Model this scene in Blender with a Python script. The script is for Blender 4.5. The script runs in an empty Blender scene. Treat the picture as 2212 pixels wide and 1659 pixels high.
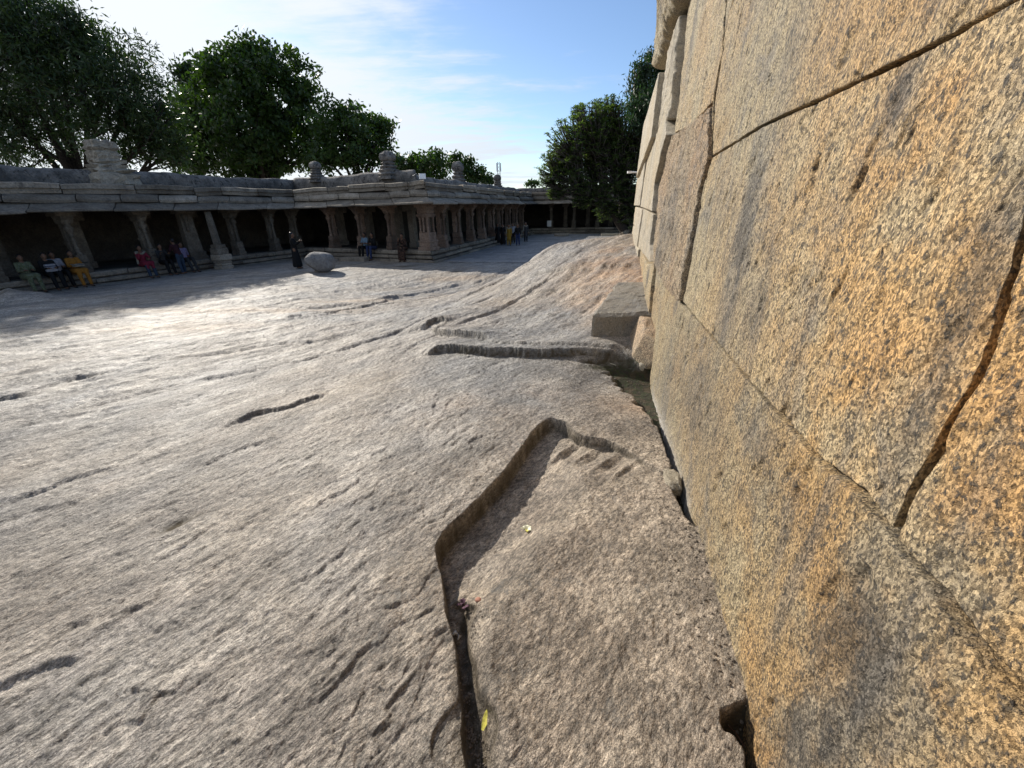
import bpy, bmesh, math, random
import numpy as np
from mathutils import Vector, Matrix
R_ = random.Random(7)
C = bpy.context.scene.collection
rad = math.radians

# ------------------------------------------------------------------ camera
PITCH, ROLL, EYE = rad(23.0), rad(1.5), 2.7
cp, sp, cr, sr = math.cos(PITCH), math.sin(PITCH), math.cos(ROLL), math.sin(ROLL)
cam_d = bpy.data.cameras.new('camera'); cam = bpy.data.objects.new('camera', cam_d); C.objects.link(cam)
rt = Vector((1, 0, 0)); up = Vector((0, sp, cp)); fw = Vector((0, cp, -sp))
Rx = cr * rt - sr * up; Ux = sr * rt + cr * up
M = Matrix.Identity(4)
for i in range(3):
    M[i][0] = Rx[i]; M[i][1] = Ux[i]; M[i][2] = -fw[i]
M[2][3] = EYE
cam.matrix_world = M
cam_d.sensor_width = 36; cam_d.lens = 36 * 900 / 2212
cam_d.clip_start = 0.05; cam_d.clip_end = 3000
S = bpy.context.scene; S.camera = cam
S.view_settings.view_transform = 'Standard'; S.view_settings.look = 'None'
S.view_settings.exposure = 0.48; S.view_settings.gamma = 1
S.render.resolution_x = 1024; S.render.resolution_y = 768

# ------------------------------------------------------------------ sky and sun
SUN_EL, SUN_AZ = rad(27), rad(-39)
w = bpy.data.worlds.new('World'); S.world = w; w.use_nodes = True
nt = w.node_tree; nt.nodes.clear()
def nd(t, typ, **kw):
    n = t.nodes.new(typ)
    for k, v in kw.items():
        if isinstance(k, str) and hasattr(n, k): setattr(n, k, v)
    return n
def lk(t, a, b): t.links.new(a, b)
def math_(t, op, a, b=None, clamp=False):
    n = t.nodes.new('ShaderNodeMath'); n.operation = op; n.use_clamp = clamp
    for i, v in enumerate((a, b)):
        if v is None: continue
        if isinstance(v, (int, float)): n.inputs[i].default_value = v
        else: t.links.new(v, n.inputs[i])
    return n.outputs[0]
def maprange(t, v, a, b, c=0., d=1.):
    n = t.nodes.new('ShaderNodeMapRange'); t.links.new(v, n.inputs[0]); n.interpolation_type = 'SMOOTHSTEP'
    for i, x in enumerate((a, b, c, d)): n.inputs[i + 1].default_value = x
    return n.outputs[0]
def mixc(t, f, a, b, mode='MIX'):
    n = t.nodes.new('ShaderNodeMix'); n.data_type = 'RGBA'; n.blend_type = mode
    if isinstance(f, (int, float)): n.inputs[0].default_value = f
    else: t.links.new(f, n.inputs[0])
    for i, v in ((6, a), (7, b)):
        if isinstance(v, tuple): n.inputs[i].default_value = (*v[:3], 1)
        else: t.links.new(v, n.inputs[i])
    return n.outputs[2]
sky = nd(nt, 'ShaderNodeTexSky', sky_type='NISHITA'); sky.sun_disc = False
sky.sun_elevation = SUN_EL; sky.sun_rotation = SUN_AZ
sky.air_density = 1.0; sky.dust_density = 0.35; sky.ozone_density = 1.6; sky.altitude = 300
tc = nd(nt, 'ShaderNodeTexCoord')
sx = nd(nt, 'ShaderNodeSeparateXYZ'); lk(nt, tc.outputs['Generated'], sx.inputs[0])
zc = math_(nt, 'MAXIMUM', sx.outputs[2], 0.0); zc = math_(nt, 'ADD', zc, 0.09)
px = math_(nt, 'DIVIDE', sx.outputs[0], zc); py = math_(nt, 'DIVIDE', sx.outputs[1], zc)
cb = nd(nt, 'ShaderNodeCombineXYZ'); lk(nt, px, cb.inputs[0]); lk(nt, py, cb.inputs[1])
def wnoise(scale, rot, sc, detail, dist=0.0):
    mp = nd(nt, 'ShaderNodeMapping'); lk(nt, cb.outputs[0], mp.inputs[0])
    mp.inputs['Rotation'].default_value = (0, 0, rad(rot)); mp.inputs['Scale'].default_value = (*sc, 1)
    n = nd(nt, 'ShaderNodeTexNoise'); lk(nt, mp.outputs[0], n.inputs['Vector'])
    n.inputs['Scale'].default_value = scale; n.inputs['Detail'].default_value = detail
    n.inputs['Roughness'].default_value = 0.62; n.inputs['Distortion'].default_value = dist
    return n.outputs[0]
n1 = wnoise(0.55, 35, (1, 2.1), 9, 0.5); n2 = wnoise(3.2, 20, (1, 1.6), 7, 0.3)
nn = math_(nt, 'ADD', math_(nt, 'MULTIPLY', n1, 0.72), math_(nt, 'MULTIPLY', n2, 0.28))
# more cloud towards the west (the sun's side) and low over the horizon
west = maprange(nt, math_(nt, 'SUBTRACT', math_(nt, 'MULTIPLY', px, -1), math_(nt, 'MULTIPLY', py, 0.05)), -1.2, 1.3, -0.17, 0.155)
low = maprange(nt, sx.outputs[2], 0.05, 0.30, 0.17, 0.0)
m = math_(nt, 'ADD', math_(nt, 'ADD', nn, west), low)
mask = maprange(nt, m, 0.45, 0.68, 0.0, 0.92)
dt = nd(nt, 'ShaderNodeVectorMath', operation='DOT_PRODUCT'); lk(nt, tc.outputs['Generated'], dt.inputs[0])
dt.inputs[1].default_value = (math.sin(SUN_AZ) * math.cos(SUN_EL), math.cos(SUN_AZ) * math.cos(SUN_EL), math.sin(SUN_EL))
glow = maprange(nt, dt.outputs['Value'], 0.55, 1.0, 0.0, 1.0)
cloudc = mixc(nt, glow, (4.9, 5.4, 6.1), (6.8, 7.1, 7.4))
tint = mixc(nt, 1.0, sky.outputs[0], (0.93, 1.0, 1.12), 'MULTIPLY')
skyc = mixc(nt, mask, tint, cloudc)
bg = nd(nt, 'ShaderNodeBackground'); lk(nt, skyc, bg.inputs[0]); bg.inputs[1].default_value = 0.10
wo = nd(nt, 'ShaderNodeOutputWorld'); lk(nt, bg.outputs[0], wo.inputs[0])

sd = bpy.data.lights.new('sun', 'SUN'); sd.energy = 4.3; sd.angle = rad(0.53); sd.color = (1.0, 0.93, 0.82)
so = bpy.data.objects.new('sun', sd); C.objects.link(so)
sdir = Vector((math.sin(SUN_AZ) * math.cos(SUN_EL), math.cos(SUN_AZ) * math.cos(SUN_EL), math.sin(SUN_EL)))
so.rotation_euler = sdir.to_track_quat('Z', 'Y').to_euler(); so.location = sdir * 60

# ------------------------------------------------------------------ helpers
def ray(u, v):
    a = (u - 1106) / 900; b = -(v - 829.5) / 900
    x = a * cr + b * sr; y = -a * sr + b * cr
    return x, cp + y * sp, -sp + y * cp
def gp(u, v, z=0.):
    x, y, ww = ray(u, v); t = (z - EYE) / ww
    return x * t, y * t, z
def at(u, v, Y):
    x, y, ww = ray(u, v); t = Y / y
    return Vector((x * t, Y, EYE + ww * t))

def hash2(ix, iy, seed):
    h = (ix.astype(np.int64) * 374761393 + iy.astype(np.int64) * 668265263 + seed * 974634777) & 0x7fffffff
    h = ((h ^ (h >> 13)) * 1274126177) & 0x7fffffff
    h = (h ^ (h >> 16)) & 0x7fffffff
    return h / 0x7fffffff
def vn(x, y, seed=0):
    ix = np.floor(x); iy = np.floor(y); fx = x - ix; fy = y - iy
    fx = fx * fx * fx * (fx * (fx * 6 - 15) + 10); fy = fy * fy * fy * (fy * (fy * 6 - 15) + 10)
    a = hash2(ix, iy, seed); b = hash2(ix + 1, iy, seed); c = hash2(ix, iy + 1, seed); d = hash2(ix + 1, iy + 1, seed)
    return (a * (1 - fx) + b * fx) * (1 - fy) + (c * (1 - fx) + d * fx) * fy
def fbm(x, y, oct=4, seed=0, g=0.5):
    s = 0; a = 1; t = 0
    for o in range(oct):
        s = s + a * (vn(x, y, seed + o * 17) - 0.5); t += a; a *= g
        x, y = (x * 0.8 - y * 0.6) * 2.03 + 3.1, (x * 0.6 + y * 0.8) * 2.03 + 1.7
    return s / t * 2
def sstep(x, a, b):
    t = np.clip((x - a) / (b - a), 0, 1); return t * t * (3 - 2 * t)

def setp(o, label=None, cat=None, group=None, kind=None):
    if label: o['label'] = label
    if cat: o['category'] = cat
    if group: o['group'] = group
    if kind: o['kind'] = kind
    return o
def empty(name, loc=(0, 0, 0), label=None, cat=None, group=None, kind=None):
    o = bpy.data.objects.new(name, None); C.objects.link(o); o.location = loc
    return setp(o, label, cat, group, kind)
def mesh_np(name, V, Fq, mat, parent=None, smooth=True, attrs=None):
    V = np.asarray(V, dtype=np.float32); Fq = np.asarray(Fq, dtype=np.int32); k = Fq.shape[1]
    me = bpy.data.meshes.new(name)
    me.vertices.add(len(V)); me.vertices.foreach_set('co', V.ravel())
    me.loops.add(Fq.size); me.loops.foreach_set('vertex_index', Fq.ravel())
    me.polygons.add(len(Fq)); me.polygons.foreach_set('loop_start', np.arange(0, Fq.size, k, dtype=np.int32))
    me.polygons.foreach_set('loop_total', np.full(len(Fq), k, dtype=np.int32))
    if smooth: me.polygons.foreach_set('use_smooth', np.ones(len(Fq), dtype=bool))
    me.update(calc_edges=True)
    for an, av in (attrs or {}).items():
        at_ = me.attributes.new(an, 'FLOAT', 'POINT'); at_.data.foreach_set('value', np.asarray(av, dtype=np.float32).ravel())
    me.materials.append(mat)
    o = bpy.data.objects.new(name, me); C.objects.link(o)
    if parent: o.parent = parent
    return o
class MB:
    def __init__(s): s.v = []; s.f = []
    def quad_strip(s, rings, closed=True, cap=True):
        b = len(s.v); n = len(rings[0])
        for r in rings: s.v.extend(tuple(p) for p in r)
        for i in range(len(rings) - 1):
            for j in range(n if closed else n - 1):
                k = (j + 1) % n
                s.f.append((b + i * n + j, b + i * n + k, b + (i + 1) * n + k, b + (i + 1) * n + j))
        if cap and closed:
            s.f.append(tuple(b + j for j in range(n))[::-1]); s.f.append(tuple(b + (len(rings) - 1) * n + j for j in range(n)))
    def tube(s, pts, rads, n=6):
        pts = [Vector(p) for p in pts]; rings = []
        for i, p in enumerate(pts):
            d = (pts[min(i + 1, len(pts) - 1)] - pts[max(i - 1, 0)]).normalized()
            a = d.orthogonal().normalized(); b = d.cross(a)
            rings.append([p + (a * math.cos(t) + b * math.sin(t)) * rads[i] for t in [2 * math.pi * j / n for j in range(n)]])
        s.quad_strip(rings)
    def box(s, c, h, rz=0., bev=0.):
        cx, cy, cz = c; hx, hy, hz = h; co, si = math.cos(rz), math.sin(rz)
        def ring(z, k):
            out = []
            for px_, py_ in ((-hx + k + bev, -hy + k), (hx - k - bev, -hy + k), (hx - k, -hy + k + bev), (hx - k, hy - k - bev), (hx - k - bev, hy - k), (-hx + k + bev, hy - k), (-hx + k, hy - k - bev), (-hx + k, -hy + k + bev)):
                out.append((cx + px_ * co - py_ * si, cy + px_ * si + py_ * co, cz + z))
            return out
        if bev > 0: s.quad_strip([ring(-hz, bev * .7), ring(-hz + bev, 0), ring(hz - bev, 0), ring(hz, bev * .7)])
        else:
            r = lambda z: [(cx + a * co - b * si, cy + a * si + b * co, cz + z) for a, b in ((-hx, -hy), (hx, -hy), (hx, hy), (-hx, hy))]
            s.quad_strip([r(-hz), r(hz)])
    def lathe(s, c, prof, n=12, sq=0.0, rot=0.):
        rings = []
        for r, z in prof:
            ring = []
            for j in range(n):
                t = 2 * math.pi * j / n
                k = 1.0 / max(abs(math.cos(t)), abs(math.sin(t))) if sq else 1
                k = 1 * (1 - sq) + k * sq
                ring.append((c[0] + r * k * math.cos(t + rot), c[1] + r * k * math.sin(t + rot), c[2] + z))
            rings.append(ring)
        s.quad_strip(rings)
    def build(s, name, mat, parent=None, smooth=False):
        me = bpy.data.meshes.new(name); me.from_pydata(s.v, [], s.f)
        if smooth:
            for p in me.polygons: p.use_smooth = True
        me.materials.append(mat); me.update()
        o = bpy.data.objects.new(name, me); C.objects.link(o)
        if parent: o.parent = parent
        return o

# ------------------------------------------------------------------ materials
def mat_base(name, rough=0.8, spec=0.3):
    m = bpy.data.materials.new(name); m.use_nodes = True; t = m.node_tree
    b = t.nodes['Principled BSDF']; b.inputs['Roughness'].default_value = rough
    b.inputs['Specular IOR Level'].default_value = spec
    return m, t, b
def noise(t, vec, scale, detail=4, rough=0.55, dist=0., out=0):
    n = t.nodes.new('ShaderNodeTexNoise'); n.inputs['Scale'].default_value = scale
    n.inputs['Detail'].default_value = detail; n.inputs['Roughness'].default_value = rough; n.inputs['Distortion'].default_value = dist
    if vec is not None: t.links.new(vec, n.inputs['Vector'])
    return n.outputs[out]
def mapping(t, vec, rot=(0, 0, 0), scale=(1, 1, 1), typ='TEXTURE'):
    mp = t.nodes.new('ShaderNodeMapping'); t.links.new(vec, mp.inputs[0])
    mp.inputs['Rotation'].default_value = rot; mp.inputs['Scale'].default_value = scale
    return mp.outputs[0]
def bump(t, h, dist, strength=1., normal=None):
    n = t.nodes.new('ShaderNodeBump'); n.inputs['Distance'].default_value = dist; n.inputs['Strength'].default_value = strength
    t.links.new(h, n.inputs['Height'])
    if normal is not None: t.links.new(normal, n.inputs['Normal'])
    return n.outputs[0]
def attr(t, name):
    n = t.nodes.new('ShaderNodeAttribute'); n.attribute_name = name; return n.outputs['Fac']
def pos(t): return t.nodes.new('ShaderNodeNewGeometry').outputs['Position']
def obj_rand(t): return t.nodes.new('ShaderNodeObjectInfo').outputs['Random']

def rock_mat():
    m, t, b = mat_base('bedrock', 0.55, 0.42)
    p = pos(t)
    # strike of the gneiss foliation runs about 42 degrees east of north
    rp = t.nodes.new('ShaderNodeVectorRotate'); rp.rotation_type = 'Z_AXIS'; rp.inputs['Angle'].default_value = rad(42)
    t.links.new(p, rp.inputs['Vector'])
    st = mapping(t, rp.outputs[0], scale=(3.3, 1, 1), typ='POINT')
    mp = t.nodes.new('ShaderNodeMapping'); t.links.new(rp.outputs[0], mp.inputs[0]); mp.inputs['Scale'].default_value = (1.3, 0.62, 1.0); st = mp.outputs[0]
    big = noise(t, p, 0.55, 5, 0.6); mid = noise(t, st, 2.2, 6, 0.65, 0.4); fine = noise(t, st, 26, 5, 0.7); grain = noise(t, p, 190, 3, 0.7)
    grey = mixc(t, maprange(t, mid, .35, .65), (0.205, 0.198, 0.188), (0.325, 0.303, 0.272))
    tan = mixc(t, maprange(t, mid, .35, .7), (0.27, 0.215, 0.16), (0.39, 0.32, 0.24))
    warm = math_(t, 'ADD', attr(t, 'warm'), math_(t, 'MULTIPLY', math_(t, 'SUBTRACT', big, 0.5), 2.2), True)
    col = mixc(t, warm, grey, tan)
    och = mixc(t, 1.0, col, (1.18, 0.86, 0.60), 'MULTIPLY')
    col = mixc(t, math_(t, 'MULTIPLY', attr(t, 'ochre'), maprange(t, big, .3, .6)), col, och)
    fine2 = noise(t, st, 62, 4, 0.75)
    sp0 = maprange(t, noise(t, st, 9, 5, 0.75), 0.32, 0.66, 0.72, 1.18); col = mixc(t, 1.0, col, math2col(t, sp0), 'MULTIPLY')
    spf = maprange(t, fine2, 0.36, 0.60, 0.48, 1.28); col = mixc(t, 1.0, col, math2col(t, spf), 'MULTIPLY')
    sp1 = maprange(t, fine, 0.34, 0.60, 0.62, 1.2); col = mixc(t, 1.0, col, math2col(t, sp1), 'MULTIPLY')
    sp2 = maprange(t, grain, 0.36, 0.60, 0.55, 1.38); col = mixc(t, 1.0, col, math2col(t, sp2), 'MULTIPLY')
    bm_ = t.nodes.new('ShaderNodeMapping'); t.links.new(rp.outputs[0], bm_.inputs[0]); bm_.inputs['Scale'].default_value = (2.0, .28, 1)
    band = noise(t, bm_.outputs[0], 1.5, 7, .68, .4)
    col = mixc(t, 1.0, col, math2col(t, maprange(t, band, .34, .64, .68, 1.14)), 'MULTIPLY')
    patch = noise(t, p, 1.9, 4, .6)
    lich = math_(t, 'MULTIPLY', maprange(t, noise(t, p, 4.2, 6, 0.75), 0.56, 0.66), maprange(t, noise(t, p, 1.1, 3), .48, .62))
    col = mixc(t, math_(t, 'MULTIPLY', lich, math_(t, 'ADD', math_(t, 'MULTIPLY', warm, .4), .25)), col, (0.10, 0.098, 0.09))
    pale = maprange(t, noise(t, st, 1.3, 5, .7, .6), .62, .72)
    col = mixc(t, math_(t, 'MULTIPLY', pale, .35), col, (0.50, 0.46, 0.41))
    dirt = mixc(t, noise(t, p, 30, 4, .7), (0.028, 0.022, 0.014), (0.10, 0.075, 0.04))
    col = mixc(t, attr(t, 'dirt'), col, dirt)
    moss = mixc(t, maprange(t, noise(t, p, 22, 4, .7), .4, .6), (0.035, 0.028, 0.018), (0.035, 0.045, 0.015))
    col = mixc(t, attr(t, 'moss'), col, moss)
    t.links.new(col, b.inputs['Base Color'])
    rg = maprange(t, noise(t, p, 90, 2), .35, .65, .52, .80)
    rg = math_(t, 'MAXIMUM', rg, math_(t, 'MULTIPLY', attr(t, 'dirt'), .95)); t.links.new(rg, b.inputs['Roughness'])
    ruf = maprange(t, patch, .38, .62, .45, 1.25)
    h1 = bump(t, math_(t, 'MULTIPLY', noise(t, st, 8, 6, 0.68, .3), ruf), 0.032)
    h2 = bump(t, math_(t, 'MULTIPLY', noise(t, st, 34, 5, 0.7), ruf), 0.020, 1, h1)
    h3 = bump(t, noise(t, st, 95, 3, 0.7), 0.006, 1, h2)
    t.links.new(h3, b.inputs['Normal'])
    return m
def math2col(t, v):
    n = t.nodes.new('ShaderNodeCombineColor')
    for i in range(3): t.links.new(v, n.inputs[i])
    return n.outputs[0]

def granite_wall_mat(name, c1, c2, c3, speck=1.0):
    m, t, b = mat_base(name, 0.72, 0.35); p = pos(t)
    v = mapping(t, p, rot=(rad(0), 0, 0)); mp = v.node; mp.inputs['Scale'].default_value = (1, 1.15, 0.78)
    mp.inputs['Rotation'].default_value = (rad(14), 0, 0)
    big = noise(t, p, 0.9, 5, 0.65, .5); mid = noise(t, v, 7, 6, 0.7); cell = noise(t, v, 55, 4, 0.7, .3)
    col = mixc(t, maprange(t, big, .36, .62), c1, c2)
    gm = maprange(t, noise(t, p, 1.7, 6, .7, 1.0), .50, .66)
    col = mixc(t, math_(t, 'MULTIPLY', math_(t, 'ADD', gm, attr(t, 'stain'), True), .62), col, c3)
    stn = math_(t, 'MULTIPLY', attr(t, 'stain'), maprange(t, noise(t, v, 5, 6, .75), .42, .56)); col = mixc(t, math_(t, 'MULTIPLY', stn, .72), col, (0.085, 0.08, 0.075))
    col = mixc(t, 1.0, col, math2col(t, maprange(t, obj_rand(t), 0, 1, .90, 1.08)), 'MULTIPLY')
    rust = mixc(t, 1.0, col, (1.12, .90, .66), 'MULTIPLY')
    col = mixc(t, math_(t, 'MULTIPLY', attr(t, 'rust'), maprange(t, noise(t, p, 2.6, 4, .65), .40, .58, .15, 1.)), col, rust)
    vor = t.nodes.new('ShaderNodeTexVoronoi'); vor.inputs['Scale'].default_value = 165; t.links.new(v, vor.inputs['Vector'])
    grainc = t.nodes.new('ShaderNodeSeparateColor'); t.links.new(vor.outputs['Color'], grainc.inputs[0])
    drip = t.nodes.new('ShaderNodeMapping'); t.links.new(p, drip.inputs[0]); drip.inputs['Scale'].default_value = (1, 2.6, .35); drip.inputs['Rotation'].default_value = (rad(6), 0, 0)
    dr = maprange(t, noise(t, drip.outputs[0], 2.2, 6, .68, .5), .52, .68); col = mixc(t, math_(t, 'MULTIPLY', dr, .55), col, (0.16, 0.15, 0.135))
    g1 = maprange(t, grainc.outputs[0], 0.0, 1.0, 1 - .6 * speck, 1 + .45 * speck)
    col = mixc(t, 1.0, col, math2col(t, g1), 'MULTIPLY')
    col = mixc(t, math_(t, 'MULTIPLY', maprange(t, cell, .53, .63), .85 * speck), col, (0.05, 0.046, 0.042))
    col = mixc(t, math_(t, 'MULTIPLY', maprange(t, noise(t, v, 24, 5, .75), .53, .66), .8 * speck), col, (0.085, 0.075, 0.062))
    col = mixc(t, math_(t, 'MULTIPLY', maprange(t, mid, .58, .75), .5), col, (0.09, 0.08, 0.065))
    pl = math_(t, 'MULTIPLY', attr(t, 'pale'), maprange(t, noise(t, p, 35, 4, .7), .35, .5))
    col = mixc(t, pl, col, (0.60, 0.57, 0.53))
    t.links.new(col, b.inputs['Base Color'])
    h1 = bump(t, noise(t, v, 15, 6, .75), 0.034)
    h2 = bump(t, cell, 0.014, 1, h1)
    h3 = bump(t, noise(t, p, 160, 3, .7), 0.003, 1, h2)
    t.links.new(h3, b.inputs['Normal'])
    return m
def temple_mat(name, c1, c2, dark=0.3, bscale=1.0, rnd=0.25):
    m, t, b = mat_base(name, 0.85, 0.25); p = pos(t)
    big = noise(t, p, 1.3, 5, .65); fine = noise(t, p, 14, 5, .7)
    col = mixc(t, maprange(t, big, .35, .65), c1, c2)
    r = maprange(t, obj_rand(t), 0, 1, 1 - rnd, 1 + rnd)
    col = mixc(t, 1.0, col, math2col(t, r), 'MULTIPLY')
    col = mixc(t, 1.0, col, math2col(t, maprange(t, fine, .3, .7, .7, 1.2)), 'MULTIPLY')
    col = mixc(t, math_(t, 'MULTIPLY', maprange(t, noise(t, p, 3.1, 6, .75, .6), .52, .64), dark), col, (0.035, 0.032, 0.03))
    t.links.new(col, b.inputs['Base Color'])
    h1 = bump(t, noise(t, p, 6, 5, .65), 0.04 * bscale); h2 = bump(t, noise(t, p, 40, 4, .7), 0.012 * bscale, 1, h1)
    t.links.new(h2, b.inputs['Normal'])
    return m
def flat_mat(name, c, rough=0.8, var=0.25, scale=30, spec=.3, bmp=0.004):
    m, t, b = mat_base(name, rough, spec); p = t.nodes.new('ShaderNodeTexCoord').outputs['Object']
    n = noise(t, p, scale, 4, .6)
    col = mixc(t, 1.0, c, math2col(t, maprange(t, n, .3, .7, 1 - var, 1 + var)), 'MULTIPLY')
    t.links.new(col, b.inputs['Base Color'])
    t.links.new(bump(t, n, bmp), b.inputs['Normal'])
    return m
def pattern_mat(name, c, c2, scale):
    m, t, b = mat_base(name, .85, .2); p = t.nodes.new('ShaderNodeTexCoord').outputs['Object']
    f = maprange(t, noise(t, p, scale, 2, .5), .48, .54)
    t.links.new(mixc(t, f, c, c2), b.inputs['Base Color']); return m
def leaf_mat(name, c1, c2, tr=0.35):
    m = bpy.data.materials.new(name); m.use_nodes = True; t = m.node_tree
    b = t.nodes['Principled BSDF']; out = t.nodes['Material Output']
    p = pos(t); a = attr(t, 'hue')
    col = mixc(t, a, c1, c2)
    col = mixc(t, 1.0, col, math2col(t, maprange(t, noise(t, p, .8, 3), .3, .7, .75, 1.3)), 'MULTIPLY')
    t.links.new(col, b.inputs['Base Color']); b.inputs['Roughness'].default_value = .45
    b.inputs['Specular IOR Level'].default_value = .35
    tl = t.nodes.new('ShaderNodeBsdfTranslucent')
    tcx = mixc(t, 1.0, col, (1.5, 1.9, .6), 'MULTIPLY'); t.links.new(tcx, tl.inputs[0])
    mx = t.nodes.new('ShaderNodeMixShader'); mx.inputs[0].default_value = tr
    t.links.new(b.outputs[0], mx.inputs[1]); t.links.new(tl.outputs[0], mx.inputs[2]); t.links.new(mx.outputs[0], out.inputs[0])
    return m
ROCK = rock_mat()
GOLD = granite_wall_mat('golden granite', (0.49, 0.355, 0.195), (0.48, 0.395, 0.25), (0.225, 0.212, 0.19))
GOLD2 = granite_wall_mat('orange granite', (0.49, 0.345, 0.215), (0.50, 0.39, 0.26), (0.25, 0.225, 0.19))
PALE = granite_wall_mat('pale granite', (0.50, 0.42, 0.29), (0.52, 0.46, 0.36), (0.33, 0.30, 0.25), 0.45)
TEMPLE = temple_mat('temple granite', (0.185, 0.155, 0.12), (0.28, 0.24, 0.19), .5, 1., .33)
PIER = temple_mat('shaded pillar granite', (0.115, 0.096, 0.074), (0.18, 0.153, 0.12), .3)  # pillar colour lowered to carry the deep shade under the eaves
PINK = temple_mat('temple pillar granite', (0.145, 0.10, 0.074), (0.215, 0.155, 0.118), .3)
PLASTER = temple_mat('weathered lime plaster', (0.10, 0.095, 0.09), (0.24, 0.22, 0.20), .9, 1.4, .1)
INNER = temple_mat('shaded inner stone', (0.055, 0.047, 0.040), (0.09, 0.078, 0.065), .4)  # near-black shade inside the colonnade is put into this stone colour
PAVE = temple_mat('paving granite', (0.22, 0.215, 0.21), (0.29, 0.28, 0.27), .12, .5, .12)

# ------------------------------------------------------------------ bedrock terrain
ctrl = []
def cw(x, y, z): ctrl.append((x, y, z))
def cu(u, v, z): ctrl.append(gp(u, v, z))
for y_, z_ in ((.66, 1.0), (1.02, .98), (1.41, .97), (2.45, .92), (3.3, .82), (4.9, .66), (6.25, 1.02), (7.7, 1.42), (12.5, 1.80)):
    cw(.62 + .24 * y_ + .05 * (z_ - 1.2), y_, z_)
for a in ((1106, 1659, .98), (1300, 1450, .985), (1106, 1190, .98), (1106, 1000, .95), (1250, 880, .88), (1106, 830, .84), (960, 760, .74),
          (1150, 740, .82), (1000, 690, .76), (1250, 690, .93), (1330, 750, .86), (1150, 640, .92), (1300, 610, 1.25),
          (1250, 570, 1.42), (1300, 530, 1.68), (1215, 528, 1.55), (1150, 560, 1.10), (1090, 596, .82), (1030, 625, .62),
          (500, 700, .42), (300, 700, .38), (100, 690, .36), (0, 760, .38), (0, 900, .48), (0, 1200, .68), (0, 1659, .84),
          (500, 1000, .74), (500, 1400, .90), (250, 800, .50), (700, 850, .70), (700, 740, .52), (880, 660, .40), (760, 1000, .86), (800, 1500, .96)): cu(*a)
for a in ((-6, 20, .12), (-2, 19.5, .18), (-10, 20.5, .14), (-14, 20, .16), (-16, 16, .16), (-17.5, 15, .20), (-9, 24, .12), (-4, 22, .10), (0, 22, .05), (0, 26, 0), (5, 26, -.05), (8, 22, .05), (-2.5, 12.5, .25), (-1.2, 13.5, .22), (.2, 14.5, .22), (1.4, 16.6, .2), (2.6, 18.6, .15), (-3.6, 11.2, .3), (4.6, 19.2, .15), (6.5, 20.5, .12), (0, 17, .18), (3, 22, .05),
          (2, 34, -.1), (8, 34, -.1), (5.2, 15.2, 1.45), (12, 34, -.1), (5.2, 44, -.1), (-20, 5, .35), (-20, -6, .5), (0, -3, .95), (-5, -5, .8), (-10, 0, .62), (10, 12, 1.3), (10, 0, .8), (6, -5, .8), (20, 25, 0), (0, 48, -.1), (-25, 30, 0), (-30, 20, .1), (25, -10, .6), (-25, -20, .5), (5, -25, .6), (-10, 40, -.05), (30, 45, 0)): cw(*a)
P = np.array(ctrl)
def phi(r): return r * r * np.log(r + 1e-6)
n_ = len(P); D_ = np.sqrt(((P[:, None, :2] - P[None, :, :2]) ** 2).sum(-1))
A_ = np.zeros((n_ + 3, n_ + 3)); A_[:n_, :n_] = phi(D_) + np.eye(n_) * 0.04
A_[:n_, n_] = 1; A_[:n_, n_ + 1:] = P[:, :2]; A_[n_, :n_] = 1; A_[n_ + 1:, :n_] = P[:, :2].T
W_ = np.linalg.solve(A_, np.concatenate([P[:, 2], [0, 0, 0]]))
def base_z(x, y):
    x = np.asarray(x, float); y = np.asarray(y, float); z = np.full(x.shape, W_[n_]) + W_[n_ + 1] * x + W_[n_ + 2] * y
    for i in range(n_): z = z + W_[i] * phi(np.hypot(x - P[i, 0], y - P[i, 1]))
    r = np.hypot(x, y); f = sstep(r, 40, 62)
    return z * (1 - f) + (-.1) * f
def gz(u, v):     # the point of the bedrock seen at a given spot
    z = .5
    for _ in range(25):
        x, y, _z = gp(u, v, z); z = .5 * z + .5 * float(base_z(np.array([x]), np.array([y]))[0])
    x, y, _z = gp(u, v, z); return (x, y)

nth = 800; azs = np.radians(np.concatenate([np.linspace(-74, 56, nth), np.linspace(56, 286, 94)[1:-1]]))
rr = np.concatenate([np.geomspace(.42, 52, 860), np.geomspace(52, 1500, 22)[1:]])
NR, NA = len(rr), len(azs)
RR, AA = np.meshgrid(rr, azs, indexing='ij')
X = RR * np.sin(AA); Y = RR * np.cos(AA)
Z = base_z(X, Y)
att = {k: np.zeros_like(X) for k in ('dirt', 'moss', 'warm', 'ochre')}
ca, sa = math.sin(rad(42)), math.cos(rad(42))
a_s = X * ca + Y * sa; b_s = X * sa - Y * ca             # along / across the foliation
near = 1 - sstep(RR, 16, 30)
mound = sstep(X - .06 * Y, -2.5, 1.5)
und = fbm(a_s * .35, b_s * .8, 4, 3) * (.03 + .05 * sstep(RR, 5, 9)) + fbm(X * .9, Y * .9, 3, 9) * .02
amp = .45 + .55 * (1 - sstep(RR, 15, 26))
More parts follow.
